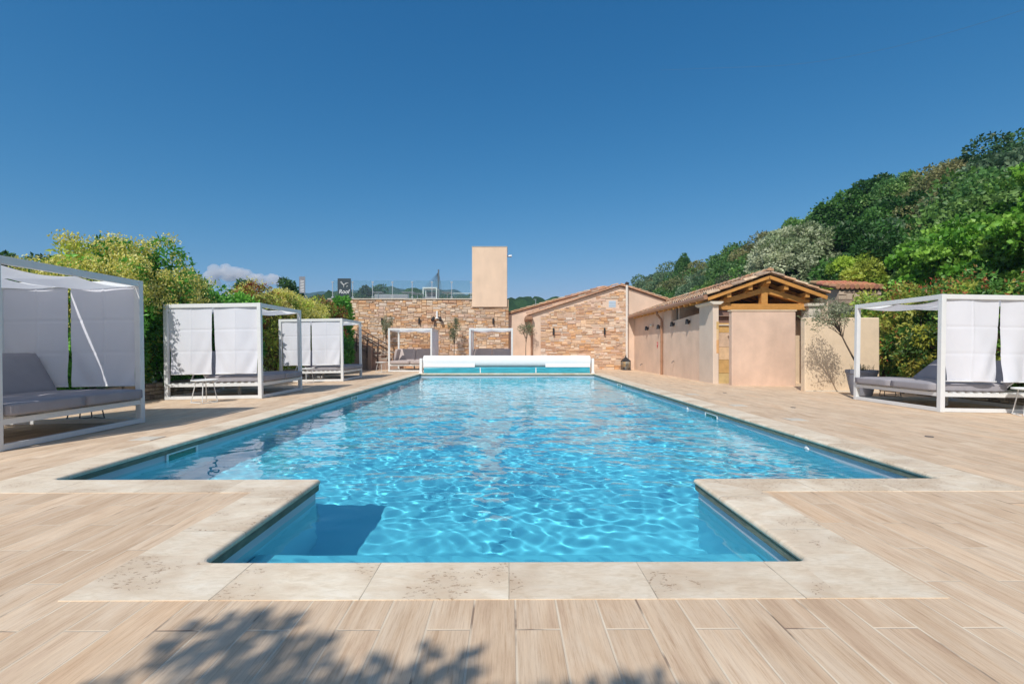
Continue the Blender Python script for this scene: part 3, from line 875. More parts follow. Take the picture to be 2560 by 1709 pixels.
# --- tall netting mast beyond the terrace
YN = 60.0
nm = empty('netting_mast', (xc_(1006, YN), YN, 0), 0, 'tall slim mast with triangular ball netting beyond the roof terrace', 'mast')
zt = zc_(618, YN)
MB().tube([(0, 0, 0), (0, 0, zt)], .09, 8).build('mast', M['net'], nm)
mb = MB(); a = Vector((0, 0, zt - .3))
for i in range(15):
    f = i / 14; e = Vector((xc_(950, YN) * f - xc_(1006, YN) * f, 3 * f, zc_(668, YN) * f + 4 * (1 - f)))
    mb.tube([a, e], .012, 3, cap=False)
for i in range(16):
    f = (i + 1) / 17
    p = a.lerp(Vector((0, 0, 4)), f); q = a.lerp(Vector((xc_(950, YN) - xc_(1006, YN), 3, zc_(668, YN))), f)
    mb.tube([p, q], .012, 3, cap=False)
for i in range(5):
    e = Vector((.3 + .25 * i, 0, 4)); mb.tube([a, e], .014, 3, cap=False)
mb.build('net', M['net'], nm)

# --- pink gable wing between the two stone faces, and the stone gable
YG = 24.5
pw = empty('pink_gable_wing', (3.2, YW + .3, 0), 0, 'pink rendered gable wing with red tile edge behind the stone gable', 'building')
yp = YW + .35
X = lambda px, y=yp: xc_(px, y)
Z = lambda py, y=yp: zc_(py, y)
poly = [(.003, -.15), (9.6, -.15), (9.6, 2.4), (X(1478), Z(682)), (X(1385.5), Z(661)), (.003, Z(721.5))]
wbuild(MB().prism(poly, 'y', yp, yp + 6), 'wall', M['render'], pw)
rr = random.Random(4); mb = MB()
ridge = (X(1385.5), Z(659.5)); le = (-.02, Z(720)); re_ = (X(1478), Z(680))
mb.prism([(le[0], le[1]), ridge, (re_[0], re_[1]), (re_[0], re_[1] + .05), (ridge[0], ridge[1] + .055), (le[0], le[1] + .05)], 'y', yp - .10, yp + 6.2, (.50, .27, .16))
verge_tiles(mb, (le[0], yp - .04, le[1] + .03), (ridge[0], yp - .04, ridge[1] + .03), rr, rad=.07)
verge_tiles(mb, (re_[0], yp - .04, re_[1] + .03), (ridge[0], yp - .04, ridge[1] + .03), rr, rad=.07)
wbuild(mb, 'roof', M['tile'], pw)

sgb = empty('stone_gable_building', (3.6, YG, 0), 0, 'ochre stone faced gable building with two wall lamps at the pool end', 'building')
X2 = lambda px: xc_(px, YG); Z2 = lambda py: zc_(py, YG)
xl, xr = X2(1221), X2(1441)
def top_stone(x):
    px = x / YG * 1110 + 1167
    if px < 1262: return Z2(735 - (px - 1236) * (735 - 716) / 26)
    return Z2(716 - (px - 1262) * (716 - 660) / (1412 - 1262)) if px < 1412 else Z2(660)
def topo(x):
    px = x / YG * 1110 + 1167
    return Z2(712 - (px - 1262) * (712 - 664) / (1412 - 1262)) if px < 1415 else Z2(664)
wbuild(MB().prism([(xl, -.15), (X2(1560), -.15), (X2(1560), Z2(700)), (X2(1441), Z2(660.5)), (X2(1421), Z2(656.5)), (X2(1215), Z2(722)), (xl, Z2(725))], 'y', YG, YW + .345), 'wall', M['render'], sgb)
o = cladding('stone_cladding', X2(1240), X2(1437), -.1, lambda x: topo(x) - (.0 if int(x * 3.1) % 2 else .07), YG, None, 11, holes=[(X2(1396.5), X2(1413.5), Z2(705), Z2(689))]); relp(o, sgb)
mb = MB(); rr = random.Random(9)
mb.prism([(X2(1209), Z2(723.5)), (X2(1421), Z2(654.5)), (X2(1441), Z2(658.5)), (X2(1560), Z2(698)), (X2(1560), Z2(696)), (X2(1441), Z2(656)), (X2(1421), Z2(652)), (X2(1209), Z2(721))], 'y', YG - .14, YW + 3, (.52, .30, .19))
verge_tiles(mb, (X2(1209), YG - .08, Z2(721)), (X2(1419), YG - .08, Z2(652.5)), rr, rad=.065)
verge_tiles(mb, (X2(1560), YG - .08, Z2(696)), (X2(1423), YG - .08, Z2(652.5)), rr, rad=.065)
wbuild(mb, 'roof', M['tile'], sgb)
# eave over the left return, downpipe
wbuild(MB().box(X2(1205), xl, YG - .3, YW + .3, Z2(733), Z2(725)), 'eave', M['copper'], sgb, bevel=.02)
mb = MB(); mb.tube([(X2(1212), YG - .12, Z2(735)), (X2(1215), YG - .10, Z2(742)), (xl - .03, YG - .07, Z2(752)), (xl - .03, YG - .07, -.1)], .05, 10)
wbuild(mb, 'downpipe', M['copper'], sgb)
mb = MB(); mb.box(X2(1397), X2(1413), YG - .01, YG + .01, Z2(704.5), Z2(689.5))
for i in range(1, 3): mb.box(X2(1397) + i * (X2(1413) - X2(1397)) / 3 - .012, X2(1397) + i * (X2(1413) - X2(1397)) / 3 + .012, YG - .02, YG - .011, Z2(704.5), Z2(689.5))
for i in range(1, 4): mb.box(X2(1397), X2(1413), YG - .024, YG - .0205, Z2(704.5) + i * .083 - .008, Z2(704.5) + i * .083 + .008)
wbuild(mb, 'vent_grille', mat('pale_blue_vent', (.50, .60, .70), .5), sgb)
fp = empty('flue_pipe', (X2(1437.5), YG - .12, 0), 0, 'tall white flue pipe with dark cap at the right edge of the stone gable', 'pipe')
MB().tube([(0, 0, .02), (0, 0, Z2(653))], .065, 12).build('pipe', M['whitepipe'], fp, smooth=False)
MB().lathe([(.0, Z2(646.5)), (.05, Z2(647)), (.10, Z2(649.5)), (.10, Z2(652)), (.07, Z2(654)), (0, Z2(654))], n=12).build('cap', M['rail'], fp)
for z in (.8, 2.0, 3.2): MB().lathe([(.067, z), (.075, z), (.075, z + .04), (.067, z + .04)], n=12).build('bracket', M['whitepipe'], fp)

# tall wall lamps: black half-shells
def wall_lamp(x, y, z, label, rz=0, h=.24, w=.045, col='black'):
    t = empty('wall_lamp', (x, y, z), rz, label, 'wall lamp', 'black outdoor wall lamps')
    mb = MB(); mb.lathe([(0, -h / 2), (w * .8, -h / 2), (w, -h / 2 + .02), (w, h / 2 - .02), (w * .8, h / 2), (0, h / 2)], (0, -.085, 0), 16)
    mb.build('shade', M[col], t, smooth=False)
    MB().box(-.03, .03, -.05, -.0, -.04, .04).build('mount', M['black'], t)
wall_lamp(X2(1386.5), YG - .02, Z2(759.5), 'black wall lamp on the right half of the stone gable', h=.36)
wall_lamp(X2(1269.5), YG - .02, Z2(760), 'black wall lamp on the left half of the stone gable', h=.36)
Zw = lambda py: zc_(py, YW); Xw = lambda px: xc_(px, YW)
for px, lb in ((877.5, 'black wall lamp on the long stone wall behind the leftmost olive'), (962.5, 'black wall lamp on the long stone wall above the left far daybed'), (1045, 'black wall lamp on the long stone wall behind the middle olive'), (1131.5, 'black wall lamp on the long stone wall below the tower')):
    wall_lamp(Xw(px), YW - .03, Zw(736), lb, h=.34)
# double floodlight on a white bracket
fl = empty('double_floodlight', (Xw(1003), YW - .03, Zw(727)), 0, 'white wall bracket with two black floodlight heads on the long stone wall', 'floodlight')
mb = MB(); mb.box(-.04, .04, -.08, 0, -.10, .32); mb.tube([(0, -.1, -.05), (-.2, -.12, -.12)], .02, 8); mb.tube([(0, -.1, -.05), (.2, -.12, -.12)], .02, 8)
mb.build('bracket', M['white'], fl)
for s in (-1, 1):
    MB().tube([(s * .16, -.12, -.02), (s * .22, -.26, -.2)], [.07, .085], 12).build('lamp_head', M['black'], fl)

# --- stairs up to the terrace
stf = empty('terrace_stairs', (-6.3, 25, 0), 0, 'brown rendered stairs climbing left along the stone wall', 'stairs')
mb = MB(); x = -5.55
for i in range(11):
    mb.box(x - .30 * (11 - i) - .0, x, 24.45, 25.55, (i * .172) - (.15 if i == 0 else 0), (i + 1) * .172)
    x -= .30
wbuild(mb, 'steps', M['render_dark'], stf)
x = -5.55; mb = MB()
for i in range(11):
    mb.box(x - .31, x + .02, 24.43, 25.57, (i + 1) * .172, (i + 1) * .172 + .03); x -= .30
wbuild(mb, 'treads', M['limestone'], stf)
wbuild(MB().prism([(-7.05, -.1), (-6.85, -.1), (-6.85, 1.15), (-7.05, 1.15)], 'y', 24.2, 24.42), 'side_wall', M['render_dark'], stf, bevel=.01)
def railing(y, x0, z0, x1, z1, label):
    t = empty('stair_railing', (x0, y, 0), 0, label, 'railing', 'dark railings of the terrace stairs')
    mb = MB(); mb.bar((0, 0, z0), (x1 - x0, 0, z1), .045)
    mb.build('handrail', M['rail'], t)
    mb = MB()
    for k in (.22, .42, .62): mb.bar((0, 0, z0 - k), (x1 - x0, 0, z1 - k), .018)
    mb.build('bars', M['rail'], t)
    for f in (.04, .36, .68, .98):
        xx = (x1 - x0) * f; zz = z0 + (z1 - z0) * f
        MB().box(xx - .018, xx + .018, -.018, .018, zz - .88, zz).build('post', M['rail'], t)
railing(24.40, xc_(869, 24.4), zc_(795, 24.4), xc_(795, 24.4), zc_(752, 24.4), 'nearer dark stair railing on the pool side of the stairs')
railing(25.62, xc_(895, 25.6), zc_(793, 25.6), xc_(820, 25.6), zc_(751, 25.6), 'farther dark stair railing close to the stone wall')

# --- black lantern at the foot of the flue
lt = empty('floor_lantern', (xc_(1436, 24.0), 24.0, gz(5.8)), 0, 'large black iron floor lantern standing at the foot of the stone gable', 'lantern')
mb = MB(); mb.box(-.21, .21, -.21, .21, 0, .035)
for a in (-.185, .185):
    for b in (-.185, .185): mb.box(a - .014, a + .014, b - .014, b + .014, .035, .44)
for z in (.44,):
    for a in (-.185, .185): mb.box(a - .014, a + .014, -.2, .2, z - .02, z); mb.box(-.2, .2, a - .014, a + .014, z - .02, z)
mb.build('frame', M['black'], lt)
MB().lathe([(.30, .44), (.28, .46), (.12, .58), (.045, .64), (.03, .69), (.0, .72)], n=4).build('roof', M['black'], lt).rotation_euler = (0, 0, math.pi / 4)
MB().box(-.17, .17, -.17, .17, .04, .42).build('glass', M['glass'], lt)
MB().lathe([(0, .035), (.05, .035), (.05, .17), (.0, .17)], n=12).build('candle', M['white'], lt)
mb = MB(); mb.tube([(-.03, 0, .70), (-.035, 0, .74), (0, 0, .77), (.035, 0, .74), (.03, 0, .70)], .007, 6); mb.build('ring', M['black'], lt)

# ------------------------------------------------------------------ pool house on the right
ph = empty('pool_house', (8.0, 19, 0), 0, 'pink rendered pool house with tiled roof and open timber truss', 'building')
XW, XR = 6.37, 9.75
EX, EZ, RX, RZ, QX, QZ = 6.14, 2.66, 8.05, 3.34, 9.84, 2.70
YF = 14.85
# long wall facing the pool, in two heights (a gap under the roof near the front)
mb = MB(); mb.prism([(18.9, -.2), (24.5, -.2), (24.5, 2.72), (18.9, 2.72)], 'x', XW, XW + .22)
mb.prism([(16.0, -.2), (18.9, -.2), (18.9, 2.10), (16.0, 2.22)], 'x', XW + .001, XW + .221)
wbuild(mb, 'side_wall', M['render'], ph)
mb = MB(); mb.box(XW + .22, XR, 18.6, 18.8, -.2, 2.75); mb.box(XR, XR + .2, 15.0, 24.5, -.2, 2.6)
wbuild(mb, 'inner_wall', M['render'], ph)
# corner pillar with limestone cap
wbuild(MB().box(XW - .05, XW + .13, 14.92, 16.0, -.2, 2.40), 'corner_pillar', M['pillar'], ph, bevel=.01)
mb = MB(); mb.prism([(XW - .07, 2.40), (XW + .15, 2.40), (XW + .24, 2.46), (XW + .24, 2.50), (XW - .16, 2.50), (XW - .16, 2.46)], 'y', 14.83, 16.1)
wbuild(mb, 'pillar_cap', M['limestone'], ph, bevel=.01)
wbuild(MB().box(9.35, 9.72, 15.0, 15.4, -.2, 2.36).box(9.28, 9.80, 14.93, 15.47, 2.36, 2.45), 'rear_pillar', M['limestone'], ph, bevel=.01)
r = random.Random(2); mb = MB()
OC = [(.62, .44, .22), (.66, .50, .30), (.60, .38, .16), (.64, .54, .40), (.58, .46, .34)]
z = -.1
for hh_ in (.38, .42, .40, .45, .30):
    mb.box(XW + .14, XW + .92, 15.10, 15.3, z, z + hh_ - .008, tuple(v * r.uniform(.9, 1.1) for v in r.choice(OC))); z += hh_
for hz, hh_ in ((.9, .42), (1.33, .3), (1.64, .24)):
    mb.box(XW + .055, XW + .134, 14.916, 15.3, hz, hz + hh_, tuple(v * r.uniform(.9, 1.1) for v in r.choice(OC)))
wbuild(mb, 'ashlar_panel', M['ashlar'], ph, bevel=.006)
wbuild(MB().box(XW + .135, XW + .94, 15.06, 15.32, 1.76, 1.80), 'window_sill', M['limestone'], ph, bevel=.006)
mb = MB(); mb.box(XW + .14, XW + .92, 15.2, 15.22, 1.80, 2.30)
wbuild(mb, 'dark_opening_sheet', mat('dark_opening_brown', (.22, .13, .10), .6, var=.1), ph)  # brown sheet stands for the dark of the open window recess
wbuild(MB().box(XW + .15, XW + .93, 15.09, 15.197, 2.06, 2.085), 'opening_rail', M['render_dark'], ph)
# front screen wall and the shaded wall behind the gap
wbuild(MB().box(6.60, 8.50, 14.26, 14.46, -.2, 2.15), 'front_wall', mat('rosy_lime_render', (.71, .515, .40), .9, .2, streak=.08, var=.12, vscale=1.8, bump=.005, bscale=60), ph, bevel=.02)
wbuild(MB().box(6.57, 8.53, 14.24, 14.48, 2.15, 2.19), 'wall_cap', M['render2'], ph, bevel=.008)
wbuild(MB().box(8.7, 10.3, 15.8, 16.0, -.2, 1.95), 'passage_wall', M['render2'], ph)
# roof
o = tile_slope('roof_tiles', None, EX, EZ, RX, RZ, YF, 24.7, 21); relp(o, ph)
o = tile_slope('roof_tiles', None, QX, QZ, RX, RZ, YF, 24.7, 22); relp(o, ph)
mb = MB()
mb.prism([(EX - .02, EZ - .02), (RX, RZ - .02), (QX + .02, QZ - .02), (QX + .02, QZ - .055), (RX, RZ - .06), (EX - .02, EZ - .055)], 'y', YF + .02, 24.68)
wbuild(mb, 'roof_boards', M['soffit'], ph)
rr = random.Random(8); mb = MB()
verge_tiles(mb, (EX, YF + .02, EZ + .01), (RX, YF + .02, RZ + .01), rr, rad=.10)
verge_tiles(mb, (QX, YF + .02, QZ + .01), (RX, YF + .02, RZ + .01), rr, rad=.10)
verge_tiles(mb, (RX, YF - .02, RZ + .05), (RX, 24.7, RZ + .05), rr, rad=.11)
# a second course beside the verge so the gable edge reads thick
verge_tiles(mb, (EX, YF + .19, EZ + .03), (RX, YF + .19, RZ + .03), rr, rad=.09); verge_tiles(mb, (QX, YF + .19, QZ + .03), (RX, YF + .19, RZ + .03), rr, rad=.09)
wbuild(mb, 'verge_tiles', M['tile'], ph)
mb = MB()
mb.bar((EX, YF + .03, EZ - .085), (RX, YF + .03, RZ - .085), .05, .10); mb.bar((QX, YF + .03, QZ - .085), (RX, YF + .03, RZ - .085), .05, .10)
wbuild(mb, 'barge_board', M['wood'], ph)
wbuild(MB().tube([(EX - .07, YF + .0, EZ - .03), (EX - .07, 24.6, EZ - .03)], .075, 10), 'gutter', M['copper'], ph)
mb = MB(); yq = 19.9
mb.tube([(EX - .05, yq, EZ - .08), (EX - .03, yq, EZ - .2), (XW - .10, yq, EZ - .40), (XW - .07, yq, EZ - .5), (XW - .07, yq, -.05)], .05, 10)
for z in (.5, 1.3, 1.9): mb.lathe([(.05, z), (.062, z), (.062, z + .04), (.05, z + .04)], (XW - .07, yq, 0), 10)
wbuild(mb, 'downpipe', M['copper'], ph)
# truss
YT = 15.25
def tz(x):   # underside line of the roof
    return RZ - .10 - abs(x - RX) * ((RZ - EZ) / (RX - EX))
mb = MB()
mb.prism([(6.56, 2.26), (9.62, 2.26), (9.66, 2.33), (9.55, 2.45), (6.60, 2.45), (6.54, 2.38)], 'y', YT - .12, YT + .12)
wbuild(mb, 'tie_beam', M['wood'], ph, bevel=.012)
mb = MB(); mb.prism([(RX - .10, 2.4495), (RX + .10, 2.4495), (RX + .10, 2.86), (RX + .13, 2.92), (RX + .12, 3.12), (RX - .12, 3.12), (RX - .13, 2.92), (RX - .10, 2.86)], 'y', YT - .10, YT + .10)
wbuild(mb, 'king_post', M['wood'], ph, bevel=.01)
for s in (-1, 1):
    mb = MB(); mb.bar((RX + s * .10, YT, 2.86), (RX + s * 1.42, YT, 2.49), .18, .17)
    wbuild(mb, 'rafter', M['wood'], ph, bevel=.012)
    for x in (.56, 1.22):
        mb = MB(); mb.bar((RX + s * x, YF + .07, tz(RX + x) - .10), (RX + s * x, 24.5, tz(RX + x) - .10), .13, .16)
        wbuild(mb, 'purlin', M['wood'], ph, bevel=.01)
        mb = MB(); mb.bar((RX + s * (x - .12), YT, tz(RX + x) - .34), (RX + s * (x + .06), YT - .05, tz(RX + x) - .17), .13, .11)
        wbuild(mb, 'purlin_block', M['wood'], ph, bevel=.01)
    mb = MB(); mb.bar((RX + s * .08, YT - .02, 3.0), (RX + s * .02, YF + .12, tz(RX) - .06), .12, .12)
    wbuild(mb, 'ridge_brace', M['wood'], ph, bevel=.01)
    # common rafters running down the slope behind the gable edge
    mb = MB()
    for k in range(1, 16):
        y = YF + .12 + k * .55
        mb.bar((RX + s * .02, y, RZ - .12), (RX + s * 2.02, y, RZ - .12 - 2.0 * (RZ - EZ) / (RX - EX)), .06, .08)
    wbuild(mb, 'common_rafters', M['wood'], ph)
wbuild(MB().bar((RX, YF + .07, tz(RX) - .09), (RX, 24.5, tz(RX) - .09), .14, .17), 'ridge_beam', M['wood'], ph, bevel=.01)

# things on the pink side wall
def side_lamp(y, z, label, kind=0):
    t = empty('wall_lamp', (XW, y, z), -math.pi / 2, label, 'wall lamp', 'lamps along the pink pool house wall')
    MB().box(-.035, .035, -.03, 0, -.05, .05).build('mount', M['black'], t)
    mb = MB(); mb.lathe([(.035, .09), (.055, .06), (.068, -.06), (.075, -.09), (.05, -.085), (.0, .05)], (0, -.10, 0), 14)
    mb.build('shade', M['black'], t)
side_lamp(18.55, 1.98, 'black shaded wall lamp right of the copper downpipe')
side_lamp(16.95, 1.99, 'black shaded wall lamp nearest the corner pillar')
side_lamp(20.25, 1.95, 'black shaded wall lamp just left of the copper downpipe')
side_lamp(22.0, 1.96, 'black shaded wall lamp on the far part of the pink wall')
t = tag(MB().lathe([(0, .05), (.05, .045), (.075, .02), (.08, -.02), (.04, -.05), (0, -.055)], n=16).build('round_wall_lamp', M['limestone'], smooth=True), 'round cream wall lamp between two black lamps on the pink wall', 'wall lamp')
t.location = (XW - .08, 21.25, 2.05)
t = empty('fire_alarm_sign', (XW - .004, 20.65, 1.22), 0, 'small red sign on the pink wall left of the copper downpipe', 'sign')
MB().box(-.012, 0, -.07, .07, -.06, .10).build('plate', M['red'], t, bevel=.003)
MB().prism([(-.05, -.06), (.05, -.06), (.0, -.17)], 'x', -.013, -.001).build('pointer', M['red'], t)
mb = MB(); mb.box(-.018, -.0125, -.03, .03, .0, .03); mb.box(-.018, -.0125, -.01, .01, -.03, .07); mb.build('symbol', M['white'], t)
t = empty('outdoor_tap', (XW - .02, 18.5, .55), 0, 'small dark tap fitting on the pink wall right of the copper downpipe', 'tap')
mb = MB(); mb.tube([(0, 0, 0), (-.07, 0, 0), (-.09, 0, -.03), (-.09, 0, -.07)], .014, 8); mb.build('spout', M['darkwire'], t)
MB().box(-.05, -.04, -.03, .03, .02, .03).build('handle', M['darkwire'], t)
t = empty('outdoor_tap', (XW - .02, 22.9, .30), 0, 'small dark tap low on the far end of the pink wall', 'tap')
mb = MB(); mb.tube([(0, 0, 0), (-.07, 0, 0), (-.09, 0, -.03), (-.09, 0, -.07)], .014, 8); mb.build('spout', M['darkwire'], t)
MB().box(-.05, -.04, -.03, .03, .02, .03).build('handle', M['darkwire'], t)

# free-standing cream wall
fw = empty('garden_wall', (8.65, 12.5, 0), 0, 'free-standing cream rendered wall behind the potted olive tree', 'wall')
wbuild(MB().box(7.64, 9.58, 12.42, 12.62, -.2, 1.85), 'wall', M['render2'], fw, bevel=.03, seg=3)
wbuild(MB().box(7.66, 9.56, 12.41, 12.63, -.1, -.03), 'plinth', M['limestone'], fw, bevel=.004)

# stone outhouse with a tiled roof on the slope behind
oh = empty('stone_outhouse', (13.9, 19.6, 0), 0, 'small rough stone outhouse with red tile roof behind the pool house', 'building')
o = cladding('stone_wall', 13.0, 14.7, 0, lambda x: 3.40, 19.0, None, 31, pal=[(.34, .29, .24), (.42, .37, .30), (.27, .23, .20), (.38, .33, .29)], cw=.11, ch=.09); relp(o, oh)
wbuild(MB().box(13.0, 14.7, 19.02, 20.3, 0, 3.4), 'wall', M['mortar'], oh)
mb = MB(); r = random.Random(3)
for i in range(10):
    x = 12.9 + i * .19
    for k in range(4):
        a = Vector((x, 18.85 + k * .4, 3.47 + k * .10)); b = Vector((x, 19.3 + k * .4, 3.55 + k * .10))
        mb.tube([a, b], [.10, .085], 8, (.55 * r.uniform(.8, 1.1), .27 * r.uniform(.8, 1.1), .15))
wbuild(mb, 'roof', M['tile'], oh)

# low dry-stone borders under the hedges
def drystone(x0, x1, y0, y1, h, label, seed):
    t = empty('stone_border', ((x0 + x1) / 2, (y0 + y1) / 2, gz((x0 + x1) / 2)), 0, label, 'low wall')
    r = random.Random(seed); mb = MB(); zb = gz((x0 + x1) / 2) - .05
    along = 'y' if y1 - y0 > x1 - x0 else 'x'
    L = (y1 - y0) if along == 'y' else (x1 - x0)
    z = zb
    while z < zb + h:
        hh_ = r.uniform(.05, .11); u = 0
        while u < L:
            w = min(r.uniform(.12, .4), L - u + .01); j = r.uniform(-.03, .03); c = r.choice([(.30, .24, .17), (.38, .31, .22), (.24, .19, .14), (.44, .37, .28)])
            if along == 'y': mb.box(x0 + j, x1 + j, y0 + u, y0 + u + w - .01, z, z + hh_ - .008, c)
            else: mb.box(x0 + u, x0 + u + w - .01, y0 + j, y1 + j, z, z + hh_ - .008, c)
            u += w
        z += hh_
    relp(mb.build('stones', M['drystone'], None, bevel=.012, seg=1), t)
drystone(-8.0, -7.72, 4.6, 22.5, .32, 'low dry-stone border under the left hedge behind the daybeds', 1)
drystone(9.95, 10.2, 5.0, 14.5, .34, 'low dry-stone border under the right hedge behind the daybed', 2)
# ------------------------------------------------------------------ daybeds with canopy frames
CUSH = ['cushion']
def curtain(w, h, seed, gather=1.0, lean=0.0):
    """hanging cloth in the x-z plane, x 0..w, z 0..-h: folds, pulled waist, storage creases"""
    r = np.random.default_rng(seed)
    nx, nz = 60, 70
    U, T = np.meshgrid(np.linspace(0, 1, nx), np.linspace(0, 1, nz))
    edge = lean * np.sin(np.pi * np.clip(T, 0, 1)) * .03
    Xc = U * w
    # long edges drawn in towards the lower corner, so the gap between panels is wedge shaped
    pull = gather * .045 * T ** 1.5
    Xc = Xc + (0.5 - U) * pull * 1.0
    Z = -T * h + .012 * np.sin(U * math.pi) * T
    Y = np.zeros_like(Xc)
    for _ in range(6):
        a = r.uniform(.4, 1.3); kx = r.uniform(4, 10); kz = r.uniform(-4, 4); ph = r.uniform(0, 6.28)
        Y += .010 * a * np.sin(kx * U + kz * T + ph) * (.25 + T)
    # diagonal drags in the lower outer corner
    for s in (0, 1):
        Uc = U if s else 1 - U
        d = (Uc * 1.0 + T * .8)
        Y += gather * .024 * np.sin(d * 17 + s) * np.clip(T - .35, 0, 1) * np.clip(1.25 - np.abs(Uc - 1) * 2.4, 0, 1)
    # pressed creases
    for c in (.5,): Y += -.009 * np.exp(-((U - c - .01 * np.sin(T * 5)) / .012) ** 2)
    for c in (.33, .66): Y += .009 * np.exp(-((T - c) / .008) ** 2)
    Y += .010 * np.clip((T - .955) / .045, 0, 1) * 0
    return Xc, Y, Z

def sheet(name, X, Y, Z, m, parent, xf):
    V = np.stack([X, Y, Z], -1).reshape(-1, 3)
    i = np.arange(X.size).reshape(X.shape)
    F = np.stack([i[:-1, :-1], i[:-1, 1:], i[1:, 1:], i[1:, :-1]], -1).reshape(-1, 4)
    R = np.array(xf.to_3x3()); t_ = np.array(xf.translation)
    V = V @ R.T + t_
    return quads(name, V, F, m, parent, smooth=True)

def cushion(name, parent, x0, x1, y0, y1, z0, z1, xf=None, seed=0, m=None):
    """soft box with crowned faces, rounded edges and slight wrinkles"""
    bm = bmesh.new(); bmesh.ops.create_cube(bm, size=1)
    bmesh.ops.subdivide_edges(bm, edges=bm.edges, cuts=7, use_grid_fill=True)
    sx, sy, sz = x1 - x0, y1 - y0, z1 - z0
    rr = .035
    for v in bm.verts:
        p = Vector((v.co.x * sx, v.co.y * sy, v.co.z * sz))
        ext = Vector((sx / 2 - rr, sy / 2 - rr, sz / 2 - rr))
        q = Vector((max(-ext.x, min(ext.x, p.x)), max(-ext.y, min(ext.y, p.y)), max(-ext.z, min(ext.z, p.z))))
        d = p - q
        if d.length > 1e-6: p = q + d.normalized() * rr
        crown = (1 - (2 * v.co.x) ** 2) * (1 - (2 * v.co.y) ** 2)
        if abs(v.co.z) > .49: p.z += math.copysign(.012 * crown, v.co.z)
        n_ = noise.noise(Vector((p.x * 4, p.y * 4, p.z * 4 + seed * 7)))
        p += Vector((n_, -n_, n_)) * .006
        v.co = p + Vector(((x0 + x1) / 2, (y0 + y1) / 2, (z0 + z1) / 2))
    me = bpy.data.meshes.new(name); bm.to_mesh(me); bm.free()
    if xf is not None: me.transform(xf)
    me.materials.append(M[m or CUSH[0]]); me.polygons.foreach_set('use_smooth', np.ones(len(me.polygons), dtype=bool))
    return link(name, me, parent)

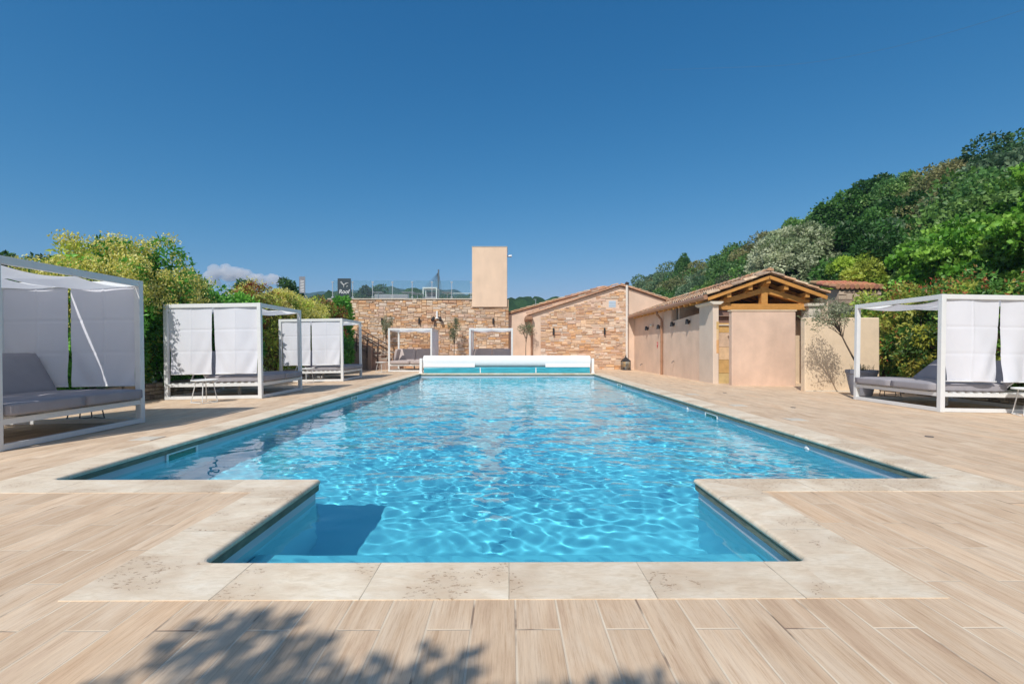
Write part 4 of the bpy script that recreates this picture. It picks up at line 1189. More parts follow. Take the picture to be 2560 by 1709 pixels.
def daybed(x, y, rz, label, open_side=1, D=2.05, W=2.08, H=2.05, curtains=('near',), seed=0, tilt=0, back=61, canopy=True, side_rest=False):
    """local frame: +x is the open side the bed faces (mirrored when open_side is -1), y runs along it"""
    t = empty('canopy_daybed', (x, y, gz(x)), rz, label, 'daybed', 'white framed canopy daybeds round the pool', ry=tilt)
    s = open_side; p = .08; hx, hy = W / 2, D / 2
    for a in (-1, 1):
        for b in (-1, 1):
            cx_, cy_ = a * (hx - p / 2), b * (hy - p / 2)
            MB().box(cx_ - p / 2, cx_ + p / 2, cy_ - p / 2, cy_ + p / 2, 0.0, H - .0).build('post', M['metal'], t, bevel=.005)
    def ring(name, z0, z1, inset=.002, w=.05):
        mb = MB(); q = p / 2
        for b in (-1, 1):
            mb.box(-hx + p, hx - p, b * (hy - inset) - (w if b > 0 else 0), b * (hy - inset) + (0 if b > 0 else w), z0, z1)
        for a in (-1, 1):
            mb.box(a * (hx - inset) - (w if a > 0 else 0), a * (hx - inset) + (0 if a > 0 else w), -hy + p, hy - p, z0, z1)
        return mb.build(name, M['metal'], t, bevel=.004)
    ring('base_frame', .004, .07); ring('roof_frame', H - .085, H - .002, w=.06); 
    mb = MB()
    for b in (-1, 1): mb.box(-hx + p, hx - p, b * (hy - .004) - (.04 if b > 0 else 0), b * (hy - .004) + (0 if b > 0 else .04), .27, .335)
    for a in (-1, 1): mb.box(a * (hx - .01) - (.04 if a > 0 else 0), a * (hx - .01) + (0 if a > 0 else .04), -hy + p, hy - p, .27, .335)
    for b in (-.33, 0, .33): mb.box(-hx + .05, hx - .05, b * D - .02, b * D + .02, .28, .33)
    for k in range(13):
        xx = -hx + .15 + k * (W - .3) / 12; mb.box(xx - .03, xx + .03, -hy + .06, hy - .06, .333, .348)
    mb.build('seat_frame', M['metal'], t)
    # centre foot
    MB().box(-.03, .03, -.03, .03, .004, .28).build('centre_leg', M['metal'], t, bevel=.003)
    # mattresses: pool end overhangs a little; hinge a third of the way back
    xh = -s * .22
    for b in (-1, 1):
        y0, y1 = (0.006, hy - .095) if b > 0 else (-hy + .095, -.006)
        if True:
            a0, a1 = sorted((xh, s * (hx + .055)))
            # cut round the posts: the overhanging nose runs between them and over the rail
            cushion('mattress', t, a0, a1, y0, y1, .352, .50, seed=seed + b)
        ang = math.radians(back)
        L = .66
        xf = Matrix.Translation((xh - s * .02, 0, .385)) @ Matrix.Rotation(-s * (ang - math.pi) if True else 0, 4, 'Y')
        # backrest built along +x local then turned up
        xf = Matrix.Translation((xh - s * .0, 0, .40)) @ Matrix.Rotation(s * ang, 4, 'Y')
        q0, q1 = sorted((0, -s * L))
        br = cushion('backrest', t, q0, q1, y0, y1, .03, .14, xf, seed=seed + 5 + b)
        tip = Vector((xh - s * L * .72 * math.cos(ang), 0, .40 + L * .72 * math.sin(ang)))
        mb = MB()
        for yy in (y0 + .12, y1 - .12):
            mb.bar((tip.x, yy, tip.z - .02), (tip.x - s * .16, yy, .345), .02)
        a_, b_ = Vector((xh, y0 + .05, .41)), Vector((xh - s * L * math.cos(ang), y0 + .05, .41 + L * math.sin(ang)))
        mb.bar(a_, b_, .02); mb.bar(a_ + Vector((0, y1 - y0 - .1, 0)), b_ + Vector((0, y1 - y0 - .1, 0)), .02)
        mb.build('support', M['metal'], br)
    # canopy cloth slung on battens, sagging between them
    for a in (-1, 1):
        U, T = np.meshgrid(np.linspace(-1, 1, 30), np.linspace(-1, 1, 60))
        xa, xb = (-hx + .065, -.026) if a < 0 else (.026, hx - .065)
        X_ = xa + (U + 1) / 2 * (xb - xa); Y_ = T * (hy - .065); q = X_ / hx
        sag = .050 * np.abs(np.sin((T + 1) * math.pi * 1.0)) ** .9 + .035 * (1 - U ** 2)
        Z_ = H - .040 - sag - .02 * (1 + s * q) - .008 * np.sin(q * 9 + T * 4 + seed) * (1 - U ** 2)
        sheet('canopy', X_, Y_, Z_, M['canvas'], t, Matrix.Identity(4))
    MB().box(-.012, .012, -hy + .06, hy - .06, H - .05, H - .03).build('canopy_batten', M['metal'], t)
    hc = H - .09 - .53
    for c in curtains:
        side, wv = {'near': ('y', -1), 'far': ('y', 1), 'back': ('x', -s)}[c]
        for k in range(2):
            w = (W if side == 'y' else D) / 2 - p - .035
            X_, Y_, Z_ = curtain(w, hc, seed * 7 + k + hash_(c), 1.0)
            o0 = (-hx if side == 'y' else -hy) + p + .02 + k * (w + .035)
            if side == 'y': xf = Matrix.Translation((o0, wv * (hy - .035), H - .088))
            else: xf = Matrix.Translation((wv * (hx - .035), o0, H - .088)) @ Matrix.Rotation(math.pi / 2, 4, 'Z')
            cu = sheet('curtain', X_, Y_, Z_, M['cloth'], t, xf)
            mb = MB()
            a, b = xf @ Vector((.02, 0, -hc + .008)), xf @ Vector((w - .03, 0, -hc + .008))
            mb.tube([a, b], .011, 8); mb.build('hem_rod', M['metal'], cu)
    return t
def hash_(c): return {'near': 11, 'far': 23, 'back': 37}[c]

TL = math.radians(.9)
daybed(-6.32, 6.04, 0, 'shaded white canopy daybed nearest the camera at the left edge', 1, curtains=('near', 'far', 'back'), seed=1, tilt=-TL)
daybed(-6.335, 11.43, 0, 'white canopy daybed with two sunlit curtains, middle one of the left row', 1, seed=2, tilt=-TL)
daybed(-6.44, 16.85, 0, 'white canopy daybed with two curtains, farthest one of the left row', 1, seed=3, tilt=-TL)
daybed(8.54, 9.40, 0, 'white canopy daybed with two curtains at the right edge', -1, D=2.12, W=2.10, seed=4, tilt=TL, back=38)
# the two at the pool end face the camera
CUSH[0] = 'cushion_taupe'
for x, lb, cur, sd in ((-4.44, 'left far canopy daybed facing the pool in front of the stone wall', 'a', 5), (-.80, 'right far canopy daybed facing the pool in front of the stone wall', 'b', 6)):
    t = daybed(x, 22.8, -math.pi / 2, lb, 1, D=1.98, W=2.0, H=1.96, curtains=('far',) if cur == 'a' else ('near',), seed=sd)
    if cur == 'a':
        xf = Matrix.Translation((.35, -.80, .50)) @ Matrix.Rotation(math.radians(-14), 4, 'X')
        cushion('side_backrest', t, -.36, .36, -.06, .06, 0, .52, xf, seed=9)

# ------------------------------------------------------------------ wire-leg side tables
def side_table(x, y, label, rz=0, m='metal', round_=True):
    t = empty('side_table', (x, y, gz(x)), rz, label, 'side table', 'small white side tables with wire legs')
    MB().lathe([(0, .435), (.215, .435), (.235, .438), (.238, .45), (.236, .462), (.23, .462), (.226, .448), (0, .448)], n=40).build('tabletop', M[m], t, smooth=False)
    for k in range(4):
        a0 = k * math.pi / 2 + .4
        mb = MB(); pts = []
        c, s_ = math.cos(a0), math.sin(a0)
        pts = [(c * .15, s_ * .15, .433), (c * .17, s_ * .17, .30), (c * .225, s_ * .225, .03), (c * .235, s_ * .235, .010)]
        for j in range(1, 7):
            a = a0 + j * (math.pi / 2 - .10) / 6; rr_ = .235 - .05 * math.sin(j / 6 * math.pi)
            pts.append((math.cos(a) * rr_, math.sin(a) * rr_, .010))
        mb.tube(pts, .0085, 8); mb.build('leg', M[m], t, smooth=True)
    return t
side_table(-6.09, 9.72, 'white side table standing before the middle left daybed')
side_table(-6.35, 15.2, 'white side table standing before the farthest left daybed')
side_table(-6.45, 7.42, 'side table seen under the nearest left daybed', m='darkwire')  # shade beyond the daybed put into the dark wire colour
side_table(8.72, 8.02, 'white side table cut by the right edge of the photo')
side_table(8.92, 11.25, 'dark legged side table seen under the right daybed', m='darkwire')
side_table(-5.72, 21.7, 'white side table left of the left far daybed')
# ------------------------------------------------------------------ vegetation
def leafset(r, P, Nn, L, Wd, cols, droop=.3, cvar=.18, spread=.9):
    """P points, Nn outward normals -> rhombus leaves with random tilt; returns V, F, C"""
    n = len(P)
    d = Nn * .6 + r.normal(0, spread, (n, 3)); d[:, 2] -= droop
    d /= np.linalg.norm(d, axis=1, keepdims=True) + 1e-9
    u = r.normal(0, 1, (n, 3)); u[:, 2] *= .5; sd = np.cross(d, u); sd /= np.linalg.norm(sd, axis=1, keepdims=True) + 1e-9
    l = (L * r.uniform(.65, 1.3, n))[:, None]; w = l * Wd * .5
    up = np.cross(sd, d)
    a = P; b = P + d * l * .45 + sd * w + up * l * .05; c = P + d * l; e = P + d * l * .45 - sd * w + up * l * .05
    V = np.stack([a, b, c, e], 1).reshape(-1, 3)
    F = np.arange(4 * n).reshape(n, 4)
    k = r.uniform(1 - cvar, 1 + cvar, n)[:, None]
    C = np.repeat(np.clip(cols * k, 0, .85), 4, 0)
    return V, F, C

def crown_points(r, n, rx, ry, rz, K, clump=.32, shape=1.0, hollow=.45, lump=.18):
    """clumps spread through the outer volume of an uneven ellipsoid; points gather on the clump shells"""
    th = r.uniform(0, 2 * np.pi, K); cz = r.uniform(-.85, 1, K)
    rad = r.uniform(hollow, 1, K) ** .6
    s = np.sqrt(1 - cz ** 2)
    cen = np.stack([s * np.cos(th), s * np.sin(th), cz], 1) * rad[:, None] * (1 - clump * .6)
    cen *= (1 + r.uniform(-lump, lump, (K, 1)))
    cs = clump * r.uniform(.55, 1.15, K)
    idx = r.integers(0, K, n)
    v = r.normal(0, 1, (n, 3)); v /= np.linalg.norm(v, axis=1, keepdims=True)
    q = v * (cs[idx] * r.uniform(.55, 1, n) ** .5)[:, None]
    q[:, 2] *= .8
    P = (cen[idx] + q) * np.array([rx, ry, rz])
    Nn = v * .8 + cen[idx] * .5 + np.array([0, 0, .25])
    Nn /= np.linalg.norm(Nn, axis=1, keepdims=True) + 1e-9
    return P, Nn, idx, cen * np.array([rx, ry, rz])

def pal(r, idx, K, colors, wts=None):
    colors = np.array(colors); pk = r.choice(len(colors), K, p=wts)
    tone = r.uniform(.78, 1.22, K)[:, None]
    return (colors[pk] * tone)[idx]

def trunk_mesh(base_h, h, r0, cens, rng_, lean=(0, 0), nb=7, m='bark'):
    mb = MB(); top = Vector((lean[0], lean[1], h))
    pts = [Vector((0, 0, 0)), Vector((lean[0] * .3 + rng_.uniform(-.05, .05), lean[1] * .3, h * .4)), top]
    mb.tube([pts[0], pts[0].lerp(pts[1], .5) + Vector((.03, 0, 0)), pts[1], pts[1].lerp(pts[2], .5), pts[2]], [r0 * 1.25, r0, r0 * .85, r0 * .7, r0 * .45], 8)
    for i in range(min(nb, len(cens))):
        c = Vector(cens[i]) + Vector((0, 0, base_h))
        s = pts[1].lerp(top, rng_.uniform(.1, 1))
        mid = s.lerp(c, .5) + Vector((rng_.uniform(-.1, .1), rng_.uniform(-.1, .1), .1 * h * .2))
        mb.tube([s, mid, c], [r0 * .45, r0 * .28, r0 * .1], 5)
    return mb

def make_tree(name, label, cat, loc, rx, ry, rz, hc, colors, seed, n=9000, L=.2, Wd=.55, K=46, clump=.32, trunk=.16, hollow=.45, wts=None, group=None, droop=.3, lump=.2, part='crown', lean=(0, 0)):
    r = np.random.default_rng(seed); t = empty(name, loc, 0, label, cat, group)
    P, Nn, idx, cen = crown_points(r, n, rx, ry, rz, K, clump, hollow=hollow, lump=lump)
    C = pal(r, idx, K, colors, wts)
    V, F, C = leafset(r, P + np.array([lean[0], lean[1], hc]), Nn, L, Wd, C, droop)
    quads(part, V, F, M['leaf'], t, col=C)
    trunk_mesh(hc, hc + rz * .2, trunk, cen + np.array([lean[0], lean[1], 0]), random.Random(seed), lean).build('trunk', M['bark'], t, smooth=True)
    return t

DARK = [(0.046, 0.124, 0.03), (0.068, 0.166, 0.039), (0.095, 0.203, 0.046), (0.06, 0.14, 0.051)]
MID = [(0.116, 0.245, 0.046), (0.16, 0.307, 0.06), (0.095, 0.213, 0.054), (0.191, 0.319, 0.085)]
OLIVEB = [(0.233, 0.244, 0.089), (0.311, 0.3, 0.127), (0.167, 0.194, 0.07), (0.253, 0.292, 0.136)]
BLUEG = [(0.092, 0.176, 0.083), (0.136, 0.228, 0.114), (0.187, 0.27, 0.145)]
BRIGHT = [(0.125, 0.325, 0.025), (0.188, 0.413, 0.044), (0.088, 0.237, 0.022), (0.25, 0.45, 0.062)]
SILVER = [(.36, .43, .24), (.50, .56, .36), (.24, .31, .15), (.58, .62, .42)]
LAUREL = [(0.085, 0.297, 0.034), (0.139, 0.404, 0.046), (0.06, 0.213, 0.027), (0.213, 0.51, 0.064)]
YELLOW = [(0.605, 0.484, 0.121), (0.704, 0.55, 0.187), (0.462, 0.396, 0.088), (0.33, 0.352, 0.066)]
YGREEN = [(0.351, 0.491, 0.061), (0.229, 0.386, 0.053), (0.491, 0.58, 0.088)]
RED = [(0.432, 0.12, 0.042), (0.336, 0.144, 0.048), (0.24, 0.192, 0.042), (0.144, 0.192, 0.036)]
PHOT = [(0.117, 0.281, 0.047), (0.187, 0.374, 0.058), (0.082, 0.199, 0.035), (0.304, 0.445, 0.082), (0.468, 0.491, 0.094)]
RICH = [(0.058, 0.163, 0.029), (0.085, 0.208, 0.039), (0.039, 0.117, 0.023)]
OLV = [(0.208, 0.247, 0.13), (0.286, 0.325, 0.195), (0.13, 0.169, 0.078), (0.351, 0.377, 0.247)]

# --- left hedge: a row of separate shrubs behind the daybeds
def shrub(name, label, x, y, rx, ry, h, colors, seed, n=9000, L=.11, wts=None, flowers=None, fl_n=3500, group='shrubs of the tall left hedge', tips=None, Wd=.42, K=60):
    r = np.random.default_rng(seed); zb = gz(x) if x < 10 else -.1
    t = empty(name, (x, y, zb), 0, label, 'shrub', group)
    rz = h / 2
    P, Nn, idx, cen = crown_points(r, n, rx, ry, rz, K, .30, hollow=.62, lump=.10)
    # squarer, fuller than a ball
    q = P / np.array([rx, ry, rz]); nrm = np.linalg.norm(q, axis=1, keepdims=True) + 1e-9
    sup = (np.abs(q) ** 3).sum(1, keepdims=True) ** (1 / 3) + 1e-9
    P = q * (1 + .9 * (nrm / sup - 1)) * np.array([rx, ry, rz]); P[:, 2] = np.maximum(P[:, 2], -rz + .05)
    C = pal(r, idx, K, colors, wts)
    V, F, C = leafset(r, P + np.array([0, 0, rz]), Nn, L, Wd, C, .35)
    quads('foliage', V, F, M['leaf'], t, col=C)
    if flowers is not None:
        m_ = 85
        cand = P[(P[:, 2] > .15 * rz) & (nrm[:, 0] > .75)]
        cen2 = cand[r.choice(len(cand), m_)]; per = fl_n // m_
        g = np.repeat(cen2, per, 0) + np.clip(r.normal(0, 1, (m_ * per, 3)), -1.6, 1.6) * np.array([.12, .12, .10])
        nn = np.tile(np.array([0, 0, .8]), (len(g), 1)) + r.normal(0, .4, (len(g), 3))
        cc = np.array(flowers)[r.integers(0, len(flowers), len(g))]
        V, F, C = leafset(r, g + np.array([0, 0, rz + .03]), nn, .052, .6, cc, -.7)
        quads('flower_heads', V, F, M['leaf'], t, col=C)
    if tips is not None:
        cand = P[(nrm[:, 0] > .8)]; g = cand[r.choice(len(cand), 1300)] * 1.03
        nn = g / (np.linalg.norm(g, axis=1, keepdims=True)) + np.array([0, 0, .8])
        cc = np.array(tips)[r.integers(0, len(tips), len(g))]
        V, F, C = leafset(r, g + np.array([0, 0, rz]), nn, .10, .35, cc, -.3)
        quads('young_tips', V, F, M['leaf'], t, col=C)
    mb = MB(); rr_ = random.Random(seed)
    for k in range(5):
        e = Vector(cen[k]) * .7 + Vector((0, 0, rz)); b = Vector((rr_.uniform(-.15, .15), rr_.uniform(-.15, .15), 0))
        mb.tube([b, b.lerp(e, .5), e], [.035, .025, .01], 6)
    mb.build('stems', M['bark'], t, smooth=True)
    return t
FL = [(.80, .72, .17), (.72, .66, .13), (.84, .77, .30)]
def hx(px, x): return x * 1110 / (px - 1167)           # depth at which a hedge plant at x shows under picture column px
def hshrub(px, py, name, lb, seed, pal_, x=-8.85, rx=1.15, ry=1.0, **k):
    Y = hx(px, x); h = zc_(py, Y) - gz(x)
    return shrub(name, lb, x, Y, rx, ry, h, pal_, seed, **k)
hshrub(-10, 690, 'laurel_shrub', 'dark green shrub behind the nearest daybed at the left edge', 40, LAUREL, n=9000)
hshrub(85, 700, 'privet_shrub', 'yellow flowering shrub peeping over the canopy of the nearest daybed', 41, LAUREL, flowers=FL, fl_n=5000, n=10000)
hshrub(228, 562, 'privet_shrub', 'tallest rounded privet covered in cream yellow flowers behind the nearest daybed', 42, LAUREL + YGREEN, rx=1.15, x=-8.6, flowers=FL, fl_n=19000, n=16000)
hshrub(300, 553, 'privet_shrub', 'tall flowering privet left of the middle daybed with green crown top', 43, LAUREL + YGREEN[:2], x=-8.6, rx=1.35, flowers=FL, fl_n=15000, n=16000)
hshrub(375, 596, 'privet_shrub', 'green privet with few yellow flowers behind the left post of the middle daybed', 52, LAUREL, flowers=FL, fl_n=4000, n=14000)
hshrub(440, 640, 'laurel_shrub', 'glossy bright green laurel above the left curtain of the middle daybed', 44, LAUREL, L=.15, n=11000)
hshrub(510, 660, 'laurel_shrub', 'lower glossy green laurel above the right curtain of the middle daybed', 45, LAUREL, L=.15, n=11000)
hshrub(585, 645, 'photinia_shrub', 'bronze and yellow shrub behind the right post of the middle left daybed', 46, YGREEN + RED, x=-8.7, flowers=FL, fl_n=2500, tips=RED[:2], n=11000)
hshrub(640, 665, 'privet_shrub', 'bright yellow flowering shrub between the middle and far left daybeds', 47, YGREEN, x=-8.7, flowers=FL, fl_n=15000, n=11000)
hshrub(685, 680, 'privet_shrub', 'yellow green feathery shrub behind the farthest left daybed', 48, YGREEN, x=-8.6, flowers=FL, fl_n=18000, n=11000)
hshrub(735, 680, 'photinia_shrub', 'orange red shrub left of the stone wall end', 49, RED + YGREEN, x=-8.6, tips=RED[:2], n=11000)
hshrub(778, 678, 'laurel_shrub', 'dark glossy laurel against the left end of the stone wall', 50, LAUREL, x=-8.1, rx=.7, ry=.9, L=.17, n=11000)
shrub('laurel_shrub', 'low dense laurel at the foot of the stairs behind the farthest left daybed', -7.75, 21.3, .5, 1.7, 2.2, LAUREL, 51, L=.14, n=9000)

# trees seen over the left hedge
make_tree('pine_tree', 'small dark tree top just above the hedge left of the narrow banner', 'tree', (xc_(663, 34), 34, -1), 1.0, 1.0, 1.4, 5.6, DARK, 60, n=5000, L=.16, K=24)
make_tree('green_tree', 'little tree tip poking above the hedge below the clouds', 'tree', (xc_(567, 30), 30, -1), .7, .7, .9, 5.4, DARK, 61, n=1800, L=.14, K=14)
make_tree('green_tree', 'dark tree top poking over the nearest daybed canopy at the far left', 'tree', (xc_(45, 14), 14, -1), .8, .8, .8, 4.2, DARK, 62, n=2500, L=.12, K=16)

# --- right hedge behind the right daybed
RT = [(.50, .11, .05), (.42, .15, .06), (.30, .18, .05)]
for i, (x, y, h, lb) in enumerate(((11.1, 7.4, 2.85, 'photinia hedge shrub at the very right edge behind the right daybed'), (11.1, 9.1, 3.0, 'photinia hedge shrub with orange young leaves above the right daybed curtains'),
        (11.1, 10.9, 3.05, 'tall photinia hedge shrub above the left curtain of the right daybed'), (11.0, 12.6, 2.95, 'photinia hedge shrub with red tips seen through the right daybed frame'),
        (11.0, 14.3, 2.85, 'yellowish photinia hedge shrub behind the free-standing cream wall'), (11.0, 16.0, 2.6, 'loose grey green hedge shrub below the stone outhouse'))):
    shrub('photinia_shrub', lb, x, y, .95, 1.15, h, PHOT if i < 5 else OLV, 70 + i, n=12000, L=.12, tips=RT if i < 4 else None, group='shrubs of the right hedge')
shrub('euonymus_shrub', 'yellow variegated shrub seen through the right daybed frame', 10.35, 11.9, .45, .7, 1.9, [(.36, .38, .05), (.10, .18, .03), (.06, .13, .02), (.45, .42, .08)], 80, n=5000, L=.10, group='shrubs of the right hedge')

def maple(x, y, lb, seed, rx, rz, hc, n=9000):
    return make_tree('maple_tree', lb, 'tree', (x, y, -.1), rx, rx, rz, hc, BRIGHT, seed, n=n * 2, L=.13, Wd=.9, K=90, clump=.26, trunk=.12, lump=.3)
maple(13.2, 11.2, 'bright green broad-leaved tree at the right edge above the hedge', 90, 1.7, 1.15, 3.55)
maple(13.6, 14.6, 'bright green broad-leaved tree left of its larger neighbour above the hedge', 91, 1.9, 1.2, 3.75, 10000)
maple(15.8, 13.2, 'bright green tree top behind the hedge right under the olive green oaks', 92, 1.9, 1.4, 5.2, 10000)

# --- silvery round tree behind the pool house
make_tree('silver_lime_tree', 'dense rounded silver leaved tree behind the pool house roof', 'tree', (xc_(1838, 26.5), 26.5, .5), 2.75, 2.6, 2.75, 4.65, SILVER, 100, n=34000, L=.17, Wd=.6, K=190, clump=.16, hollow=.88, lump=.03)

# --- hillside trees
def hz_(x, y): return float(hill_h(np.array(float(x)), np.array(float(y))))
def htree(px, py_top, Y, colors, label, seed, rx, rz, name='oak_tree', n=12000, L=.2, Wd=.6, K=50, group=None, clump=.32):
    x = xc_(px, Y); top = zc_(py_top, Y); g = hz_(x, Y)
    hc = top - rz * .98 - g
    if hc < rz * .6: hc = rz * .6
    return make_tree(name, label, 'tree', (x, Y, top - rz * .98 - hc), rx, rx, rz, hc, colors, seed, n=n, L=L, Wd=Wd, K=26, trunk=.16, group=group, clump=.42, hollow=.7, lump=.12)
H = [
 (2330, 300, 27, DARK, 'dark green oak crowning the hill at the right edge', 3.0, 3.4, .20),
 (2235, 335, 28, OLIVEB, 'olive brown oak just left of the highest hilltop tree', 2.6, 3.0, .18),
 (2345, 400, 25, BLUEG, 'grey green oak below the highest tree at the right edge', 2.6, 2.6, .18),
 (2160, 378, 30, OLIVEB, 'khaki leaved oak on the skyline in the middle of the upper slope', 2.4, 2.9, .18),
 (2080, 392, 33, MID, 'mid green tree on the skyline left of the khaki oaks', 2.4, 2.8, .2),
 (2010, 405, 35, RICH, 'rich green tree with spreading layers on the skyline', 2.7, 3.2, .24),
 (1925, 440, 36, RICH, 'rich green tree stepping down to the left of the layered one', 2.5, 3.4, .24),
 (1865, 488, 40, MID, 'lighter green tree on the skyline right of the silver tree', 2.3, 2.9, .22),
 (1810, 505, 46, MID, 'thin green tree tip rising just behind the silver tree', 1.7, 2.2, .2),
 (2260, 440, 24, OLIVEB, 'big khaki oak in the middle of the slope at the right', 2.6, 2.7, .16),
 (2130, 450, 26, OLIVEB, 'khaki oak beside a grey green one in mid slope', 2.4, 2.5, .16),
 (2050, 500, 26, BLUEG, 'soft grey green tree in mid slope behind the bright maples', 2.2, 2.5, .18),
 (1960, 520, 29, DARK, 'deep green tree in mid slope right of the silver tree', 2.4, 2.8, .22),
 (2080, 560, 21, DARK, 'dark shadowy shrubby tree low on the slope behind the maples', 1.9, 1.9, .18),
 (2010, 575, 22, BLUEG, 'grey green bushy tree low on the slope behind the outhouse', 1.6, 1.6, .15),
 (1965, 580, 21, YGREEN, 'yellow green bush right of the silver tree', 1.2, 1.3, .15),
 (2200, 500, 19, MID, 'green tree between the maples and the khaki oaks', 1.9, 2.0, .18),
 (2320, 480, 18.5, DARK, 'dark tree behind the maples at the right edge', 1.9, 2.0, .18),
 (1740, 528, 55, OLIVEB[:3], 'brownish green oak on the skyline left of the silver tree', 3.1, 3.6, .24),
 (1680, 552, 60, MID, 'mid green oak on the skyline above the pool house roof', 3.2, 3.8, .26),
 (1700, 612, 38, [(.13, .12, .085), (.17, .15, .11), (.10, .11, .06)], 'greyish half bare shrubby tree left of the silver tree', 2.0, 2.2, .12),
 (1620, 585, 66, OLIVEB, 'olive green oak on the skyline behind the pool house', 3.4, 3.8, .26),
 (1572, 580, 72, DARK, 'thin dark tree standing up from the woodland skyline', 1.4, 3.0, .22),
 (1540, 605, 76, BLUEG, 'rounded blue green tree on the lower woodland skyline', 4.0, 4.2, .3),
 (1490, 622, 84, BLUEG, 'blue green tree near the left end of the hillside wood', 4.2, 4.2, .3),
 (1455, 642, 92, MID, 'last green tree at the left end of the hillside wood', 4.0, 4.4, .3),
 (1610, 632, 48, BLUEG, 'grey green tree in front of the hillside wood above the tiled roof', 2.7, 2.9, .2),
 (1655, 650, 40, MID, 'mid green tree directly above the pool house roof slope', 2.2, 2.3, .18),
 (1560, 650, 54, DARK, 'dark green tree above the left end of the pool house roof', 2.9, 3.0, .22),
 (1505, 668, 62, BLUEG, 'grey green tree above the right slope of the pink gable', 3.0, 3.0, .24),
 (1770, 590, 42, MID, 'mid green tree filling behind the left side of the silver tree', 2.5, 2.8, .2),
 (1900, 570, 33, DARK, 'dark tree filling behind the right side of the silver tree', 2.3, 2.6, .2),
]
for i, (px, py, Y, c, lb, rx, rz, L) in enumerate(H):
    o = htree(px, py, Y, c, lb, 200 + i, rx, rz, n=19000 if Y < 50 else 12000, L=L * 1.0)
# more crowns massed on the slope: copies of a few, so the ground never shows bare
protoA = [o for o in bpy.data.objects if o.type == 'EMPTY' and o.name.startswith('oak_tree')]
rr = random.Random(77)
id_of = {o.name: i for i, o in enumerate(protoA)}
def kind_name(c): return {id(DARK): 'dark green', id(MID): 'mid green', id(OLIVEB): 'khaki', id(BLUEG): 'grey green', id(YGREEN): 'yellow green'}.get(id(c), 'rich green')
KIND = [kind_name(h[3]) for h in H]
fills = []
for x in (15.5, 18.5, 21.5, 24.5, 27.5, 31, 35):
    y = max(17, x * .86 + 3)
    while y < 125:
        px = x / y * 1110 + 1167
        if 1430 < px < 2420: fills.append((x + rr.uniform(-1, 1), y + rr.uniform(-1, 1)))
        y += rr.uniform(3.8, 5.0) * (1 + y / 120)
SKYL = [(1430, 655), (1440, 648), (1500, 622), (1600, 592), (1700, 560), (1780, 530), (1860, 492), (1900, 455), (2000, 415), (2080, 402), (2150, 388), (2250, 345), (2349, 305), (2500, 270)]
def skyl(px): return float(np.interp(px, [a for a, b in SKYL], [b for a, b in SKYL]))
for k, (x, y) in enumerate(fills):
    src = protoA[rr.choice([0, 1, 2, 3, 4, 5, 9, 10, 11, 12, 16, 19, 21, 27, 29])]
    c = copy_tree(src)
    crown = [q for q in c.children if q.name.startswith('crown')][0]
    zmax = max(v[2] for v in crown.bound_box)
    px = x / y * 1110 + 1167
    sc = rr.uniform(.85, 1.15)
    limit = 1.06 + (798 - (skyl(px) + rr.uniform(12, 40))) / 1110 * y
    z = min(hz_(x, y) - .5, limit - zmax * sc)
    c.location = (x, y, z); c.rotation_euler = (0, 0, rr.uniform(0, 6.28)); c.scale = (sc, sc, sc)
    kind_ = KIND[id_of[src.name]]
    c['label'] = 'one of the %s oaks massed on the hillside behind the taller trees' % kind_; c['group'] = '%s oaks massed on the hillside' % kind_

# --- small olive trees by the stone walls, in their beds
def olive(x, y, z0, h, lb, seed, rx=.38, rz=.62, n=900, lean=(0, 0), pot=False, L=.075, K=16, loc_z=None, tw=.022):
    r = np.random.default_rng(seed)
    t = empty('olive_tree', (x, y, z0), 0, lb, 'tree', 'young olive trees')
    hc = h - rz
    P, Nn, idx, cen = crown_points(r, n, rx, rx * .9, rz, K, .34, hollow=.2, lump=.25)
    C = pal(r, idx, K, OLV)
    ln = np.array([lean[0], lean[1], 0])
    V, F, C = leafset(r, P + np.array([lean[0], lean[1], hc]), Nn, L, .26, C, .0, spread=.8)
    quads('crown', V, F, M['leaf'], t, col=C)
    mb = MB(); rg = random.Random(seed); a = Vector((0, 0, 0)); top = Vector((lean[0], lean[1], hc))
    mid = a.lerp(top, .5) + Vector((rg.uniform(-.03, .03), 0, 0))
    mb.tube([a, a.lerp(mid, .5), mid, top], [tw, tw * .85, tw * .7, tw * .4], 7)
    for i in range(K):
        s_ = mid.lerp(top, rg.uniform(.1, 1)); e = Vector(cen[i]) + Vector((lean[0], lean[1], hc))
        mb.tube([s_, s_.lerp(e, .5) + Vector((0, 0, .05)), e, e + (e - s_) * .25], [tw * .4, tw * .28, tw * .15, .002], 4)
    mb.build('trunk', M['bark'], t, smooth=True)
    return t
olive(xc_(886, 25.4), 25.4, .0, 2.95, 'slim olive tree left of the left far daybed', 301, rx=.34, rz=.72, n=1500)
olive(xc_(1041, 25.2), 25.2, .0, 2.75, 'slim olive tree between the two far daybeds', 302, rx=.36, rz=.80, n=1500)
olive(xc_(1206, 24.1), 24.1, .0, 2.50, 'small wispy olive tree right of the right far daybed', 303, rx=.55, rz=.42, n=1100, lean=(.06, 0))

